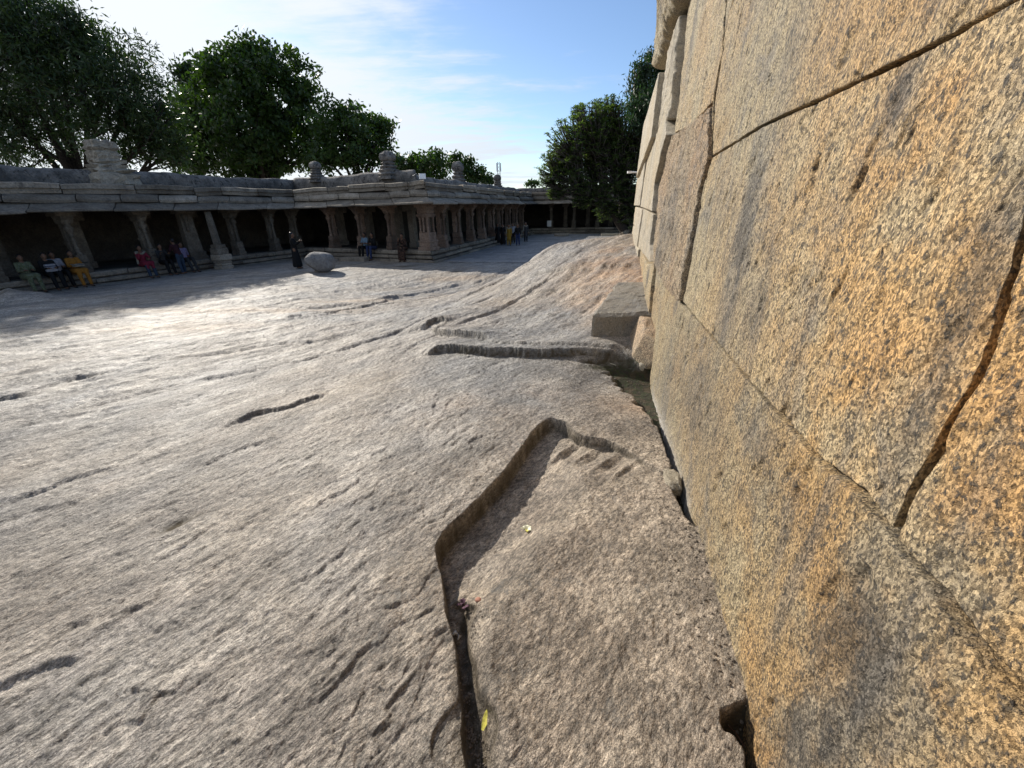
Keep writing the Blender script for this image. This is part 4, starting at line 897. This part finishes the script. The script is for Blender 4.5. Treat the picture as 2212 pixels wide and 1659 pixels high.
m = MB(); m.tube([(0, 0, .03), (.01, -.02, .035), (.03, -.06, .02)], [.002, .002, .002], 5); o = m.build('twig', flat_mat('twig brown', (.1, .05, .03)), None); o.location = (fx - .03, fy, fz); setp(o, 'thin brown twig beside the black hole at the wall foot', 'twig')
# paper notice on a far pillar
q = WF.q(1.9, .12, 1.05); m = MB(); m.box(tuple(q), (.22, .015, .28), math.atan2(WF.d.y, WF.d.x)); o = m.build('paper_notice', flat_mat('paper', (.6, .6, .6), .7, .05)); setp(o, 'white paper sheet at the foot of the far wing pillar', 'notice')

GRIT = flat_mat('grit', (.16, .13, .10), .9, .5, 40)
def grit(name, pts, smin, smax, label):
    m = MB()
    for x_, y_ in pts:
        z_ = zat(x_, y_); a = R_.uniform(smin, smax); q_ = R_.uniform(0, 6.28)
        m.quad_strip([[(x_ + a * k * math.cos(q_ + j * 1.26) * R_.uniform(.7, 1.2), y_ + a * k * math.sin(q_ + j * 1.26) * R_.uniform(.7, 1.2), z_ + h * a) for j in range(5)] for k, h in ((.8, -.2), (1, .35), (.55, .8))])
    o = m.build(name, GRIT); setp(o, label, 'grit', kind='stuff')
pts = []
for (u0, v0), (u1, v1), n_g in (((962, 1300), (985, 1400), 60), ((985, 1400), (1000, 1560), 110), ((1000, 1540), (1030, 1640), 170), ((1030, 1290), (1010, 1380), 40)):
    for k in range(n_g):
        t = R_.random(); x_, y_ = gz(u0 + (u1 - u0) * t, v0 + (v1 - v0) * t); pts.append((x_ + abs(R_.gauss(.02, .016)), y_ + R_.gauss(0, .012)))
grit('crack_grit', pts, .0015, .006, 'loose grit and soil gathered in the crack below the heel')
pts = []
for k in range(420):
    y_ = R_.uniform(.75, 4.9); xw = .62 + .24 * y_ - .01; pts.append((xw - abs(R_.gauss(.03, .05 + .03 * y_)), y_))
grit('wall_foot_grit', pts, .002, .009, 'small stones and grit scattered along the wall foot')

# ------------------------------------------------------------------ trees
BARK = flat_mat('dark bark', (.04, .032, .026), .9, .4, 8, .2, .02); BARK2 = flat_mat('grey branch bark', (.09, .08, .068), .85, .35, 9, .2, .015)
G1 = leaf_mat('feathery leaves', (.018, .034, .012), (.040, .062, .018), .28)
G2 = leaf_mat('broad green leaves', (.024, .045, .010), (.048, .080, .016), .32)
G3 = leaf_mat('frangipani leaves', (.055, .08, .035), (.21, .25, .12), .40)
G4 = leaf_mat('cypress like leaves', (.02, .042, .022), (.038, .07, .034), .25)
nrng = np.random.default_rng(11)
def leaves(cent, n_per, spread, size, asp, droop, mat, parent, name='crown'):
    cent = np.asarray(cent); N = len(cent) * n_per
    c = np.repeat(cent, n_per, 0) + nrng.normal(0, 1, (N, 3)) * np.array(spread)
    d = nrng.normal(0, 1, (N, 3)); d[:, 2] -= droop; d /= np.linalg.norm(d, axis=1)[:, None]
    e = nrng.normal(0, 1, (N, 3)); e = np.cross(d, e); e /= np.linalg.norm(e, axis=1)[:, None] + 1e-9
    s = size * nrng.uniform(.6, 1.35, (N, 1)); l = d * s; w_ = e * s * asp
    V = np.stack([c - l, c + w_ - l * .1, c + l, c - w_ - l * .1], 1).reshape(-1, 3)
    Q_ = np.arange(N * 4).reshape(-1, 4)
    h = np.repeat(nrng.uniform(0, 1, len(cent)), n_per) * .6 + nrng.uniform(0, .4, N)
    o = mesh_np(name, V - np.array(parent.location), Q_, mat, parent, False, {'hue': np.repeat(h, 4)}); return o
def tree(name, trunk_uv, Yt, lobes, mat, bark, label, cat='tree', dens=1., n_per=26, leaf=.10, asp=.45, droop=.3, clump=.28, branches=12, trunk_r=.3, dz=1., lean=None, zbase=-.05, group=None, shell=.45, twig=.02, trunk_top=.55):
    bx = at(trunk_uv[0], trunk_uv[1], Yt); base = Vector((bx.x, Yt, zbase)); root = empty(name, base, label, cat, group)
    L = []
    for (u, v, r) in lobes:
        r = r * 1.05 / ray(u, v)[1]
        dpt = Yt + nrng.uniform(-.5, .5) * r / 900 * Yt * 2 * dz; c = at(u, v, dpt); L.append((c, r / 900 * dpt))
    cs = []
    for c, r in L:
        k = int(dens * 42 * (r ** 1.9)) + 6
        dirs = nrng.normal(0, 1, (k, 3)); dirs /= np.linalg.norm(dirs, axis=1)[:, None]
        rad_ = r * (shell + (1 - shell) * nrng.uniform(0, 1, (k, 1)) ** .6) * (1 + .22 * np.sin(dirs[:, :1] * 7 + dirs[:, 2:] * 9))
        p = np.array(c) + dirs * rad_ * np.array([1, 1.15, 1]); p = p[p[:, 2] > 1.2]; cs.append(p)
    cs = np.concatenate(cs)
    leaves(cs, n_per, (clump, clump, clump * .75), leaf, asp, droop, mat, root)
    m = MB(); ctr = sum((c for c, r in L), Vector()) / len(L)
    tt = Vector((base.x + (ctr.x - base.x) * .35, base.y, base.z + (ctr.z - base.z) * trunk_top)) - base
    mid = tt * .5 + Vector((trunk_r * .6, 0, 0)); m.tube([(0, 0, 0), mid * .4, mid, tt], [trunk_r * 1.35, trunk_r, trunk_r * .85, trunk_r * .7], 9); m.build('trunk', bark, root, True)
    m = MB()
    for c, r in L:
        e = c - base; p0 = tt * R_.uniform(.55, 1.0); mm = (p0 + e) / 2 + Vector((R_.uniform(-.5, .5), R_.uniform(-.5, .5), R_.uniform(-.2, .6))) * r * .5
        m.tube([p0, mm, e], [trunk_r * .5, trunk_r * .28, trunk_r * .12], 6)
        for k in range(branches):
            d = Vector((R_.gauss(0, 1), R_.gauss(0, 1), R_.gauss(.1, 1))).normalized() * r * R_.uniform(.6, 1.05); s0 = mm.lerp(e, R_.uniform(.2, 1)); hh = (s0 + e + d) / 2 + Vector((0, 0, R_.uniform(-.2, .2) * r))
            m.tube([s0, hh, e + d], [trunk_r * .14, trunk_r * .09, twig], 4)
    m.build('branches', bark, root, True)
    return root, L
tree('feathery_tree', (150, 370), 38, [(30, 100, 105), (130, 120, 100), (225, 130, 80), (290, 205, 70), (345, 275, 60), (100, 235, 95), (215, 240, 85), (20, 270, 85), (-110, 90, 140), (-130, 270, 140), (300, 310, 45), (375, 325, 38), (60, 30, 60), (-60, -30, 90), (150, 60, 50)], G1, BARK,
     'huge dark feathery tree with many limbs behind the left roof', dens=.37, n_per=34, leaf=.19, asp=.26, droop=.5, clump=.45, branches=16, trunk_r=.55, shell=.2, trunk_top=.4, twig=.03)
tree('broadleaf_tree', (560, 380), 54, [(550, 160, 58), (500, 185, 62), (455, 250, 50), (600, 220, 62), (640, 165, 38), (655, 205, 26), (540, 280, 72), (620, 305, 60), (450, 325, 45), (520, 340, 50), (675, 330, 32), (565, 118, 26), (525, 125, 24), (430, 260, 34), (400, 320, 40), (690, 290, 28), (560, 350, 40), (470, 160, 28)], G2, BARK,
     'tall dense broadleaf tree, the middle and highest green crown', dens=.26, n_per=28, leaf=.25, asp=.5, droop=.6, clump=.42, branches=5, trunk_r=.6, shell=.55)
tree('sparse_tree', (420, 380), 66, [(405, 160, 26), (440, 148, 20), (425, 195, 32), (400, 230, 34), (385, 285, 40), (430, 290, 40), (400, 340, 34)], G1, BARK, 'thin dark crown showing between the two biggest trees', dens=.3, n_per=22, leaf=.26, asp=.45, clump=.4, branches=8, trunk_r=.4, shell=.3)
tree('broadleaf_tree', (760, 385), 50, [(715, 262, 38), (745, 300, 50), (790, 285, 44), (812, 325, 34), (822, 275, 20), (700, 335, 34), (770, 345, 36), (740, 240, 20), (835, 350, 20)], G2, BARK,
     'dark rounded tree right of the highest crown', dens=.26, n_per=28, leaf=.22, asp=.5, droop=.5, clump=.4, branches=8, trunk_r=.45, shell=.5)
tree('young_tree', (900, 395), 62, [(880, 362, 24), (925, 360, 28), (945, 340, 15), (858, 352, 16), (905, 380, 24), (945, 372, 22), (895, 345, 10)], G2, BARK, 'bushy light green tree behind the front wing roof', dens=.3, n_per=24, leaf=.24, asp=.5, clump=.35, branches=5, trunk_r=.25)
tree('young_tree', (1010, 400), 66, [(975, 352, 14), (985, 340, 8), (1008, 368, 18), (1035, 380, 18), (1052, 388, 12), (1012, 350, 9), (1020, 390, 16)], G2, BARK, 'small tree at the right end of the green row, around the tall turret', dens=.35, n_per=22, leaf=.24, asp=.5, clump=.32, branches=5, trunk_r=.22)
tree('distant_shrub', (1150, 400), 75, [(1148, 397, 7), (1160, 398, 6), (1140, 398, 4)], G2, BARK, 'tiny distant bush top above the far wing roof', cat='bush', dens=.6, n_per=12, leaf=.22, clump=.25, branches=2, trunk_r=.15)
tree('drooping_tree', (1420, 440), 36, [(1388, 150, 20), (1378, 190, 24), (1412, 160, 38), (1400, 225, 42), (1435, 118, 24), (1382, 262, 26), (1440, 210, 46), (1445, 290, 50), (1460, 130, 40), (1372, 230, 16)], G4, BARK,
     'slender drooping dark tree rising behind the wall top', dens=.9, n_per=26, leaf=.15, asp=.28, droop=1.1, clump=.26, branches=10, trunk_r=.25, shell=.25)
# frangipani: forked pale branches that end in rosettes of long leaves
fb = gp(1352, 512, 0.); froot = empty('frangipani_tree', (fb[0], fb[1], 0), 'spreading frangipani tree leaning left beside the far end of the wall', 'tree')
fbase = Vector((fb[0], fb[1], 0)); Yf = fb[1]
flobes = [(1270, 272, 42), (1228, 312, 46), (1188, 365, 30), (1320, 255, 38), (1288, 330, 64), (1350, 300, 58), (1238, 388, 36), (1330, 385, 54), (1385, 345, 44), (1180, 392, 16), (1390, 420, 30), (1250, 245, 16), (1300, 240, 22), (1210, 345, 34), (1395, 280, 40), (1290, 300, 40), (1345, 350, 40), (1265, 420, 26), (1225, 350, 30), (1300, 425, 30), (1355, 430, 36), (1205, 402, 20), (1320, 330, 44), (1275, 375, 40), (1310, 455, 26), (1365, 460, 34), (1255, 432, 20), (1195, 420, 14)]
m = MB(); mt = MB(); tips = []
fork = at(1312, 440, Yf) - fbase; fork2 = at(1345, 420, Yf + .3) - fbase; mid_ = at(1335, 478, Yf) - fbase
mt.tube([(0, 0, -.1), (0, 0, .3), mid_, fork], [.55, .42, .34, .24], 10); mt.tube([(.15, 0, -.1), mid_ + Vector((.25, .1, 0)), fork2], [.4, .3, .2], 9); mt.build('trunk', BARK, froot, True)
for (u, v, r) in flobes:
    dpt = Yf + R_.uniform(-1.3, 1.3); c = at(u, v, dpt) - fbase; rr_ = r / 900 * Yf / 1.1
    s0 = fork if u < 1320 else fork2; mm = (s0 + c) / 2 + Vector((0, 0, -.25)); m.tube([s0, mm, c], [.15, .09, .06], 6)
    for k in range(int(62 * rr_ ** 1.5) + 12):
        d = Vector((R_.gauss(0, 1), R_.gauss(0, 1), R_.gauss(.25, 1))).normalized() * rr_ * R_.uniform(.55, 1.08); s1 = mm.lerp(c, R_.uniform(.3, 1)); e = c + d; h = (s1 + e) / 2 + Vector((0, 0, -.12))
        m.tube([s1, h, e], [.035, .028, .022], 5); tips.append(e)
        if R_.random() < .6:
            e2 = h + Vector((R_.gauss(0, 1), R_.gauss(0, 1), R_.gauss(.6, .6))).normalized() * R_.uniform(.3, .55); m.tube([h, e2], [.026, .02], 5); tips.append(e2)
m.build('branches', BARK2, froot, True)
tips = np.array([t[:] for t in tips]); NT = len(tips); per = 13
ang = nrng.uniform(0, 6.283, (NT, per)); lif = nrng.uniform(-.25, .75, (NT, per)); ll = nrng.uniform(.20, .36, (NT, per))
d = np.stack([np.cos(ang) * np.cos(lif), np.sin(ang) * np.cos(lif), np.sin(lif)], -1); sidev = np.stack([-np.sin(ang), np.cos(ang), 0 * ang], -1)
c = np.repeat(tips[:, None], per, 1); V = np.stack([c, c + d * ll[..., None] * .55 + sidev * .052, c + d * ll[..., None] - np.array([0, 0, .03]), c + d * ll[..., None] * .55 - sidev * .052], 2).reshape(-1, 3)
mesh_np('crown', V, np.arange(len(V)).reshape(-1, 4), G3, froot, False, {'hue': np.repeat(nrng.uniform(0, 1, NT * per) ** 2, 4)})
print('frangipani tips', NT)
# stones piled round the foot of the tree
for k in range(26):
    a = R_.uniform(0, 6.28); r_ = R_.uniform(.3, 1.1); rs = R_.uniform(.12, .3); u_ = R_.uniform(0, 1)
    o = rockmesh('rubble_stone', (fb[0] + .5 + r_ * math.cos(a), fb[1] - .2 + r_ * .5 * math.sin(a), .12 + (1.1 - r_) * 1.2 * u_), (rs, rs * .8, rs * .6), 60 + k, TEMPLE, 2, .3, .2, (0, 0, a))
    setp(o, 'rough stone in the heap round the foot of the frangipani tree', 'stone', 'stones heaped round the tree foot')

# ------------------------------------------------------------------ people
dg = None
def blob_mesh(name, parts, voxel, mat, parent, faces=2600):
    m = MB()
    def sph_chain(p0, r0, p1, r1, n=10):
        p0, p1 = Vector(p0), Vector(p1); d = (p1 - p0); L = d.length; d = d / L if L > 1e-6 else Vector((0, 0, 1)); a = d.orthogonal().normalized(); b = d.cross(a); rings = []
        st = [(-math.cos(t) * r0, math.sin(t) * r0) for t in (.25, .7, 1.15)] + [(0, r0)] + [(L, r1)] + [(L + math.cos(t) * r1, math.sin(t) * r1) for t in (1.15, .7, .25)]
        for h, r in st: rings.append([p0 + d * h + (a * math.cos(q_) + b * math.sin(q_)) * r for q_ in [2 * math.pi * j / n for j in range(n)]])
        m.quad_strip(rings)
    for p in parts:
        if p[0] == 'e':
            c, r = Vector(p[1]), p[2]; rings = []
            for i in range(1, 9):
                t = math.pi * i / 9; rings.append([c + Vector((r[0] * math.sin(t) * math.cos(q_), r[1] * math.sin(t) * math.sin(q_), -r[2] * math.cos(t))) for q_ in [2 * math.pi * j / 12 for j in range(12)]])
            m.quad_strip(rings)
        else: sph_chain(*p)
    me = bpy.data.meshes.new(name + '_src'); me.from_pydata(m.v, [], m.f); o = bpy.data.objects.new(name, me); C.objects.link(o)
    md = o.modifiers.new('r', 'REMESH'); md.mode = 'VOXEL'; md.voxel_size = voxel; md.use_smooth_shade = True
    sm = o.modifiers.new('s', 'SMOOTH'); sm.factor = .5; sm.iterations = 2
    bpy.context.view_layer.update(); ev = o.evaluated_get(bpy.context.evaluated_depsgraph_get()); me2 = bpy.data.meshes.new_from_object(ev)
    nf = len(me2.polygons); o.modifiers.clear(); o.data = me2
    if nf > faces:
        dm = o.modifiers.new('d', 'DECIMATE'); dm.ratio = faces / nf / 1.0
        bpy.context.view_layer.update(); ev = o.evaluated_get(bpy.context.evaluated_depsgraph_get()); me3 = bpy.data.meshes.new_from_object(ev); o.modifiers.clear(); o.data = me3
    o.data.name = name; o.data.materials.clear(); o.data.materials.append(mat)
    for p_ in o.data.polygons: p_.use_smooth = True
    o.parent = parent; return o
SKIN = flat_mat('brown skin', (.15, .08, .048), .55, .1); HAIR = flat_mat('black hair', (.012, .010, .010), .45, .2)
cloths = {}
def cloth(c, pat=None):
    k = (c, pat)
    c = tuple(x * .38 for x in c); pat = pat and tuple(x * .38 for x in pat)  # cloth colours lowered to match people in the shade
    if k not in cloths: cloths[k] = flat_mat('cloth', c, .85, .18, 18) if pat is None else pattern_mat('patterned cloth', c, pat, 22)
    return cloths[k]
def hand(el, wr, curl=.5):
    el, wr = Vector(el), Vector(wr); d = (wr - el).normalized(); s_ = d.cross(Vector((0, 0, 1)))
    s_ = s_.normalized() if s_.length > .1 else Vector((1, 0, 0)); n = s_.cross(d); pm = wr + d * .05; out = [(wr, .026, pm, .034)]
    for k, l_ in zip((-1.5, -.5, .5, 1.5), (.055, .07, .075, .065)):
        a = pm + s_ * k * .017 + d * .02; b = a + d * l_ * .55 - n * .008; c = b + (d * (1 - curl) - n * curl) * l_ * .5; out += [(a, .0105, b, .0098), (b, .0098, c, .0085)]
    a = wr + d * .02 + s_ * .03; out.append((a, .013, a + d * .05 + s_ * .025, .010)); return out
def person(loc, yaw, pose, label, top, bottom, style='trousers', hair='short', lean=0., arms='lap', scale=1., scarf=None, extra=None, seat=.50, sole=0., group=None, headturn=0., toes=0.):
    """local frame: faces +Y; origin on the ground (standing) or on the ground below the seat (sitting)"""
    root = empty('person', loc, label, 'person', group); root.rotation_euler = (0, 0, yaw); root.scale = (scale,) * 3
    sit = pose == 'sit'
    hz = seat + .09 if sit else .90
    hip = [Vector((s_ * .09, 0, hz)) for s_ in (-1, 1)]
    if sit:
        kn = [Vector((s_ * .12, .42, hz + .03)) for s_ in (-1, 1)]; an = [Vector((s_ * .12, .48 + toes, .09 + sole)) for s_ in (-1, 1)]
    else:
        kn = [Vector((-.09, .03, .48)), Vector((.10, .06 if style == 'trousers' else .02, .48))]; an = [Vector((-.10, -.03, .09)), Vector((.11, .06, .09))]
    f = Vector((0, math.sin(lean), math.cos(lean))); pel = Vector((0, 0, hz)); chest = pel + f * .34; nk = pel + f * .52; hd = nk + Vector((0, .02 + math.sin(lean) * .05, .145))
    sh = [nk + Vector((s_ * .165, 0, -.06)) for s_ in (-1, 1)]
    if arms == 'lap': el = [s_ + Vector((.04 * k, .10, -.24)) for s_, k in zip(sh, (-1, 1))]; wr = [e + Vector((-.09 * k, .20, .02)) for e, k in zip(el, (-1, 1))]
    elif arms == 'down': el = [s_ + Vector((.05 * k, -.01, -.27)) for s_, k in zip(sh, (-1, 1))]; wr = [e + Vector((.01 * k, .05, -.24)) for e, k in zip(el, (-1, 1))]
    elif arms == 'phone': el = [s_ + Vector((.06 * k, .10, -.23)) for s_, k in zip(sh, (-1, 1))]; wr = [el[0] + Vector((.08, .20, .12)), el[1] + Vector((-.02, .22, .16))]
    elif arms == 'chin': el = [s_ + Vector((.05 * k, .14, -.22)) for s_, k in zip(sh, (-1, 1))]; wr = [el[0] + Vector((.1, .16, -.02)), el[1] + Vector((-.08, .05, .24))]
    elif arms == 'fold': el = [s_ + Vector((.07 * k, .06, -.25)) for s_, k in zip(sh, (-1, 1))]; wr = [e + Vector((-.2 * k, .14, .06)) for e, k in zip(el, (-1, 1))]
    elif arms == 'brace': el = [s_ + Vector((.09 * k, -.06, -.25)) for s_, k in zip(sh, (-1, 1))]; wr = [e + Vector((.04 * k, -.04, -.2)) for e, k in zip(el, (-1, 1))]
    B = [(pel, .13, pel + f * .14, .12), (pel + f * .14, .12, chest, .135), (chest, .135, nk - f * .05, .09), (nk - f * .05, .06, nk + f * .06, .052), (sh[0], .055, sh[1], .055)]
    for i in (0, 1):
        B += [(hip[i], .085, kn[i], .058), (kn[i], .058, an[i], .038), (an[i] - Vector((0, .03, .04)), .04, an[i] + Vector((0, .15, -.055)), .028), (sh[i], .05, el[i], .04), (el[i], .04, wr[i], .027)] + hand(el[i], wr[i])
    hx = math.sin(headturn); hy = math.cos(headturn); fdir = Vector((hx, hy, 0)); sdir_ = Vector((hy, -hx, 0))
    B += [('e', hd, (.076, .092, .112)), ('e', hd + fdir * .035 - Vector((0, 0, .055)), (.055, .06, .055)), (hd + fdir * .085 + Vector((0, 0, .01)), .012, hd + fdir * .105 - Vector((0, 0, .018)), .015),
          (hd + fdir * .088 - Vector((0, 0, .055)) - sdir_ * .018, .009, hd + fdir * .088 - Vector((0, 0, .055)) + sdir_ * .018, .009)]
    for s_ in (-1, 1): B += [('e', hd + sdir_ * s_ * .078, (.014, .02, .03)), ('e', hd + fdir * .078 + sdir_ * s_ * .032 + Vector((0, 0, .018)), (.014, .014, .009))]
    blob_mesh('body', B, .0105, SKIN, root, 3200)
    # clothes
    T = [(pel + f * .02, .148, pel + f * .16, .138), (pel + f * .16, .138, chest, .152), (chest, .152, nk - f * .07, .10), (sh[0], .068, sh[1], .068)]
    full = style in ('kurta', 'dress')
    for i in (0, 1):
        T += [(sh[i], .066, el[i], .056)]
        if full or style == 'long': T += [(el[i], .055, el[i].lerp(wr[i], .8), .042)]
    if style in ('kurta', 'dress'):
        if sit:
            for i in (0, 1): T += [(hip[i], .13, kn[i] + Vector((0, -.02, 0)), .11)]
            T += [(pel + Vector((0, .1, .0)), .12, (kn[0] + kn[1]) / 2, .11), ((kn[0] + kn[1]) / 2 + Vector((-.1, 0, -.02)), .08, (kn[0] + kn[1]) / 2 + Vector((-.11, .06, -.18)), .06), ((kn[0] + kn[1]) / 2 + Vector((.1, 0, -.02)), .08, (kn[0] + kn[1]) / 2 + Vector((.11, .06, -.18)), .06)]
            if style == 'dress':
                for i in (0, 1): T += [(kn[i], .1, an[i] + Vector((0, 0, .08)), .10)]
                T += [((kn[0] + kn[1]) / 2, .1, (an[0] + an[1]) / 2 + Vector((0, 0, .08)), .10)]
        else:
            lo = .14 if style == 'dress' else .52; rl = .20 if style == 'dress' else .12
            for k in range(8):
                a = k * math.pi / 4; T += [(pel + Vector((.04 * math.cos(a), .03 * math.sin(a), 0)), .12, Vector((rl * math.cos(a), rl * .8 * math.sin(a), lo)), .07)]
    Tm = blob_mesh('top' if not full else ('dress' if style == 'dress' else 'kurta'), T, .014, top, root, 2200)
    if style != 'dress':
        Lg = [(pel - Vector((0, 0, .0)), .142, pel + Vector((0, 0, .03)), .14)]
        for i in (0, 1): Lg += [(hip[i], .10, kn[i], .078), (kn[i], .078, an[i] + Vector((0, 0, .03)), .058)]
        blob_mesh('trousers', Lg, .014, bottom, root, 1600)
    Sh = []
    for i in (0, 1): Sh += [(an[i] + Vector((0, -.03, -.055)), .032, an[i] + Vector((0, .16, -.06)), .03)]
    if sit and (sole > .3): pass
    blob_mesh('shoes', Sh, .012, HAIR, root, 500)
    H = [('e', hd + Vector((0, 0, .025)) - fdir * .018, (.086, .092, .108))]
    if hair == 'long': H += [(hd - fdir * .06, .07, hd - fdir * .09 - Vector((0, 0, .22)), .06), (hd - fdir * .09 - Vector((0, 0, .22)), .06, hd - fdir * .09 - Vector((0, 0, .42)), .035)]
    elif hair == 'bun': H += [('e', hd - fdir * .11 - Vector((0, 0, .02)), (.045, .045, .045))]
    # keep the face clear: shift the hair cap up and back
    H = [(('e', h[1] + Vector((0, 0, .012)) - fdir * .012, h[2]) if h[0] == 'e' else h) for h in H]
    blob_mesh('hair', H, .012, HAIR, root, 900)
    if scarf is not None:
        Sc = [(sh[0] + Vector((0, .05, .05)), .04, nk + Vector((0, .09, -.10)), .05), (sh[1] + Vector((0, .05, .05)), .04, nk + Vector((0, .09, -.10)), .05), (sh[0] + Vector((0, -.03, .05)), .04, sh[1] + Vector((0, -.03, .05)), .04),
              (sh[1] + Vector((.02, .04, .02)), .04, sh[1] + Vector((.08, .06, -.42)), .045)]
        blob_mesh('scarf', Sc, .014, scarf, root, 900)
    if extra: extra(root, dict(hip=hip, kn=kn, an=an, wr=wr, el=el, nk=nk, hd=hd, pel=pel))
    return root
def seated(wg, s_, label, *a, o=.10, gz_=None, turn=0., **k):
    q = wg.q(s_, o, 0); gz0 = zat(q.x + wg.n.x * .5, q.y + wg.n.y * .5) if gz_ is None else gz_
    seat = max(.66 + wg.zo - gz0, .25); yaw = math.atan2(wg.n.y, wg.n.x) - math.pi / 2 + turn
    return person((q.x, q.y, gz0), yaw, 'sit', label, *a, seat=seat, **k)
def phone(root, j):
    m = MB(); w0 = j['wr'][1] + Vector((-.02, .07, .05)); m.box(tuple(w0), (.038, .006, .075)); o = m.build('phone', HAIR, root); return o
def lapbag(c, sz=(.16, .07, .14)):
    def f(root, j):
        m = MB(); p_ = (j['kn'][0] + j['kn'][1]) / 2 * .5 + Vector((0, .05, j['pel'].z * .5 + .22)); m.box(tuple(p_), sz, .1, .02); m.build('bag', c, root)
        m = MB(); m.box((p_.x, p_.y, p_.z + sz[2] * .45), (sz[0] * 1.02, sz[1] * 1.05, sz[2] * .14), .1, .01); m.build('bag_band', cloth((.03, .04, .10)), root)
    return f
OL = cloth((.22, .25, .13), (.34, .36, .24)); OR = cloth((.62, .26, .03)); CRM = cloth((.5, .45, .36)); BLK = cloth((.012, .012, .014)); RED = cloth((.38, .03, .07)); MAG = cloth((.25, .03, .18)); JN = cloth((.06, .10, .17)); MAR = cloth((.07, .015, .025)); LAV = cloth((.45, .38, .62)); WHT = cloth((.62, .62, .68)); GRY = cloth((.07, .07, .075)); BLU = cloth((.35, .52, .68)); YLW = cloth((.60, .36, .04)); FLR = cloth((.015, .015, .018), (.22, .12, .08)); DJN = cloth((.05, .08, .22))
seated(WL, offL - 1.25, 'seated woman in olive patterned clothes, leftmost on the plinth', OL, OL, 'kurta', 'bun', .05)
seated(WL, offL - .62, 'person in black with a striped white bag on the lap, beside the olive dressed woman', BLK, BLK, 'long', 'short', .12, 'lap', extra=lapbag(WHT))
seated(WL, offL - .28, 'person in a white shirt and black trousers just behind the woman in orange', WHT, BLK, 'trousers', 'short', 0, 'lap', o=-.12, extra=None)
seated(WL, offL + .18, 'woman in an orange kurta with a cream cloth on her lap', OR, OR, 'kurta', 'bun', 0., 'lap', extra=lapbag(CRM, (.17, .16, .05)))
seated(WL, offL + 2.55, 'woman in red with a magenta shawl and pale scarf seated by a pillar', RED, JN, 'kurta', 'long', .05, 'chin', scarf=CRM)
seated(WL, offL + 3.35, 'person in dark clothes holding a pale phone, left of the maroon shirt', GRY, BLK, 'long', 'long', .15, 'phone', extra=phone)
q = WL.q(offL + 3.75, .75, 0); person((q.x, q.y, zat(q.x, q.y)), math.atan2(WL.n.y, WL.n.x) + math.pi / 2 + .2, 'stand', 'person in a maroon shirt and blue jeans standing with back to the court', MAR, JN, 'long', 'short', .25, 'lap', scale=.95)
seated(WL, offL + 4.3, 'person in a lavender shirt and dark trousers leaning back on the plinth', LAV, GRY, 'trousers', 'short', -.05, 'brace', toes=.12)
gx, gy, _ = gp(645, 580, .14); person((gx, gy, zat(gx, gy)), rad(-75), 'stand', 'woman in a long black dress standing left of the boulder, looking at her phone', BLK, BLK, 'dress', 'long', 0., 'phone', extra=phone)
seated(WM, 5.35, 'man in a light blue shirt and dark trousers seated on the front plinth', BLU, BLK, 'trousers', 'short', .05, 'lap')
seated(WM, 5.95, 'woman in a dark top and blue jeans seated beside the light blue shirt', BLK, DJN, 'long', 'long', .1, 'lap')
seated(WM, 8.15, 'woman in a dark flowered dress slumped beside the heavy corner pillar', FLR, FLR, 'dress', 'bun', .35, 'chin', turn=.3)
for u_, v_, yw, lb, a in ((1076, 527, 200, 'person in loose black clothes, leftmost of the group on the far paving', (BLK, BLK, 'dress', 'long')), (1087, 529, 170, 'person in long black dress right behind the yellow kurta', (BLK, BLK, 'dress', 'bun')),
                       (1100, 531, 180, 'woman in a yellow kurta with an open white scarf on the far paving', (YLW, YLW, 'kurta', 'long')), (1109, 526, 150, 'person in white and black half hidden right of the yellow kurta', (WHT, BLK, 'trousers', 'short')),
                       (1119, 531, 175, 'person in a black jacket and bright blue jeans on the far paving', (BLK, DJN, 'long', 'short')), (1136, 523, 190, 'woman in dark clothes with a long pale scarf, rightmost of the far group', (GRY, BLK, 'kurta', 'bun'))):
    gx, gy, _ = gp(u_, v_, .08)
    person((gx, gy, .088), rad(yw), 'stand', lb, *a, arms='down', scale=.88, scarf=(CRM if 'scarf' in lb else None))
print('objects', len(bpy.data.objects))
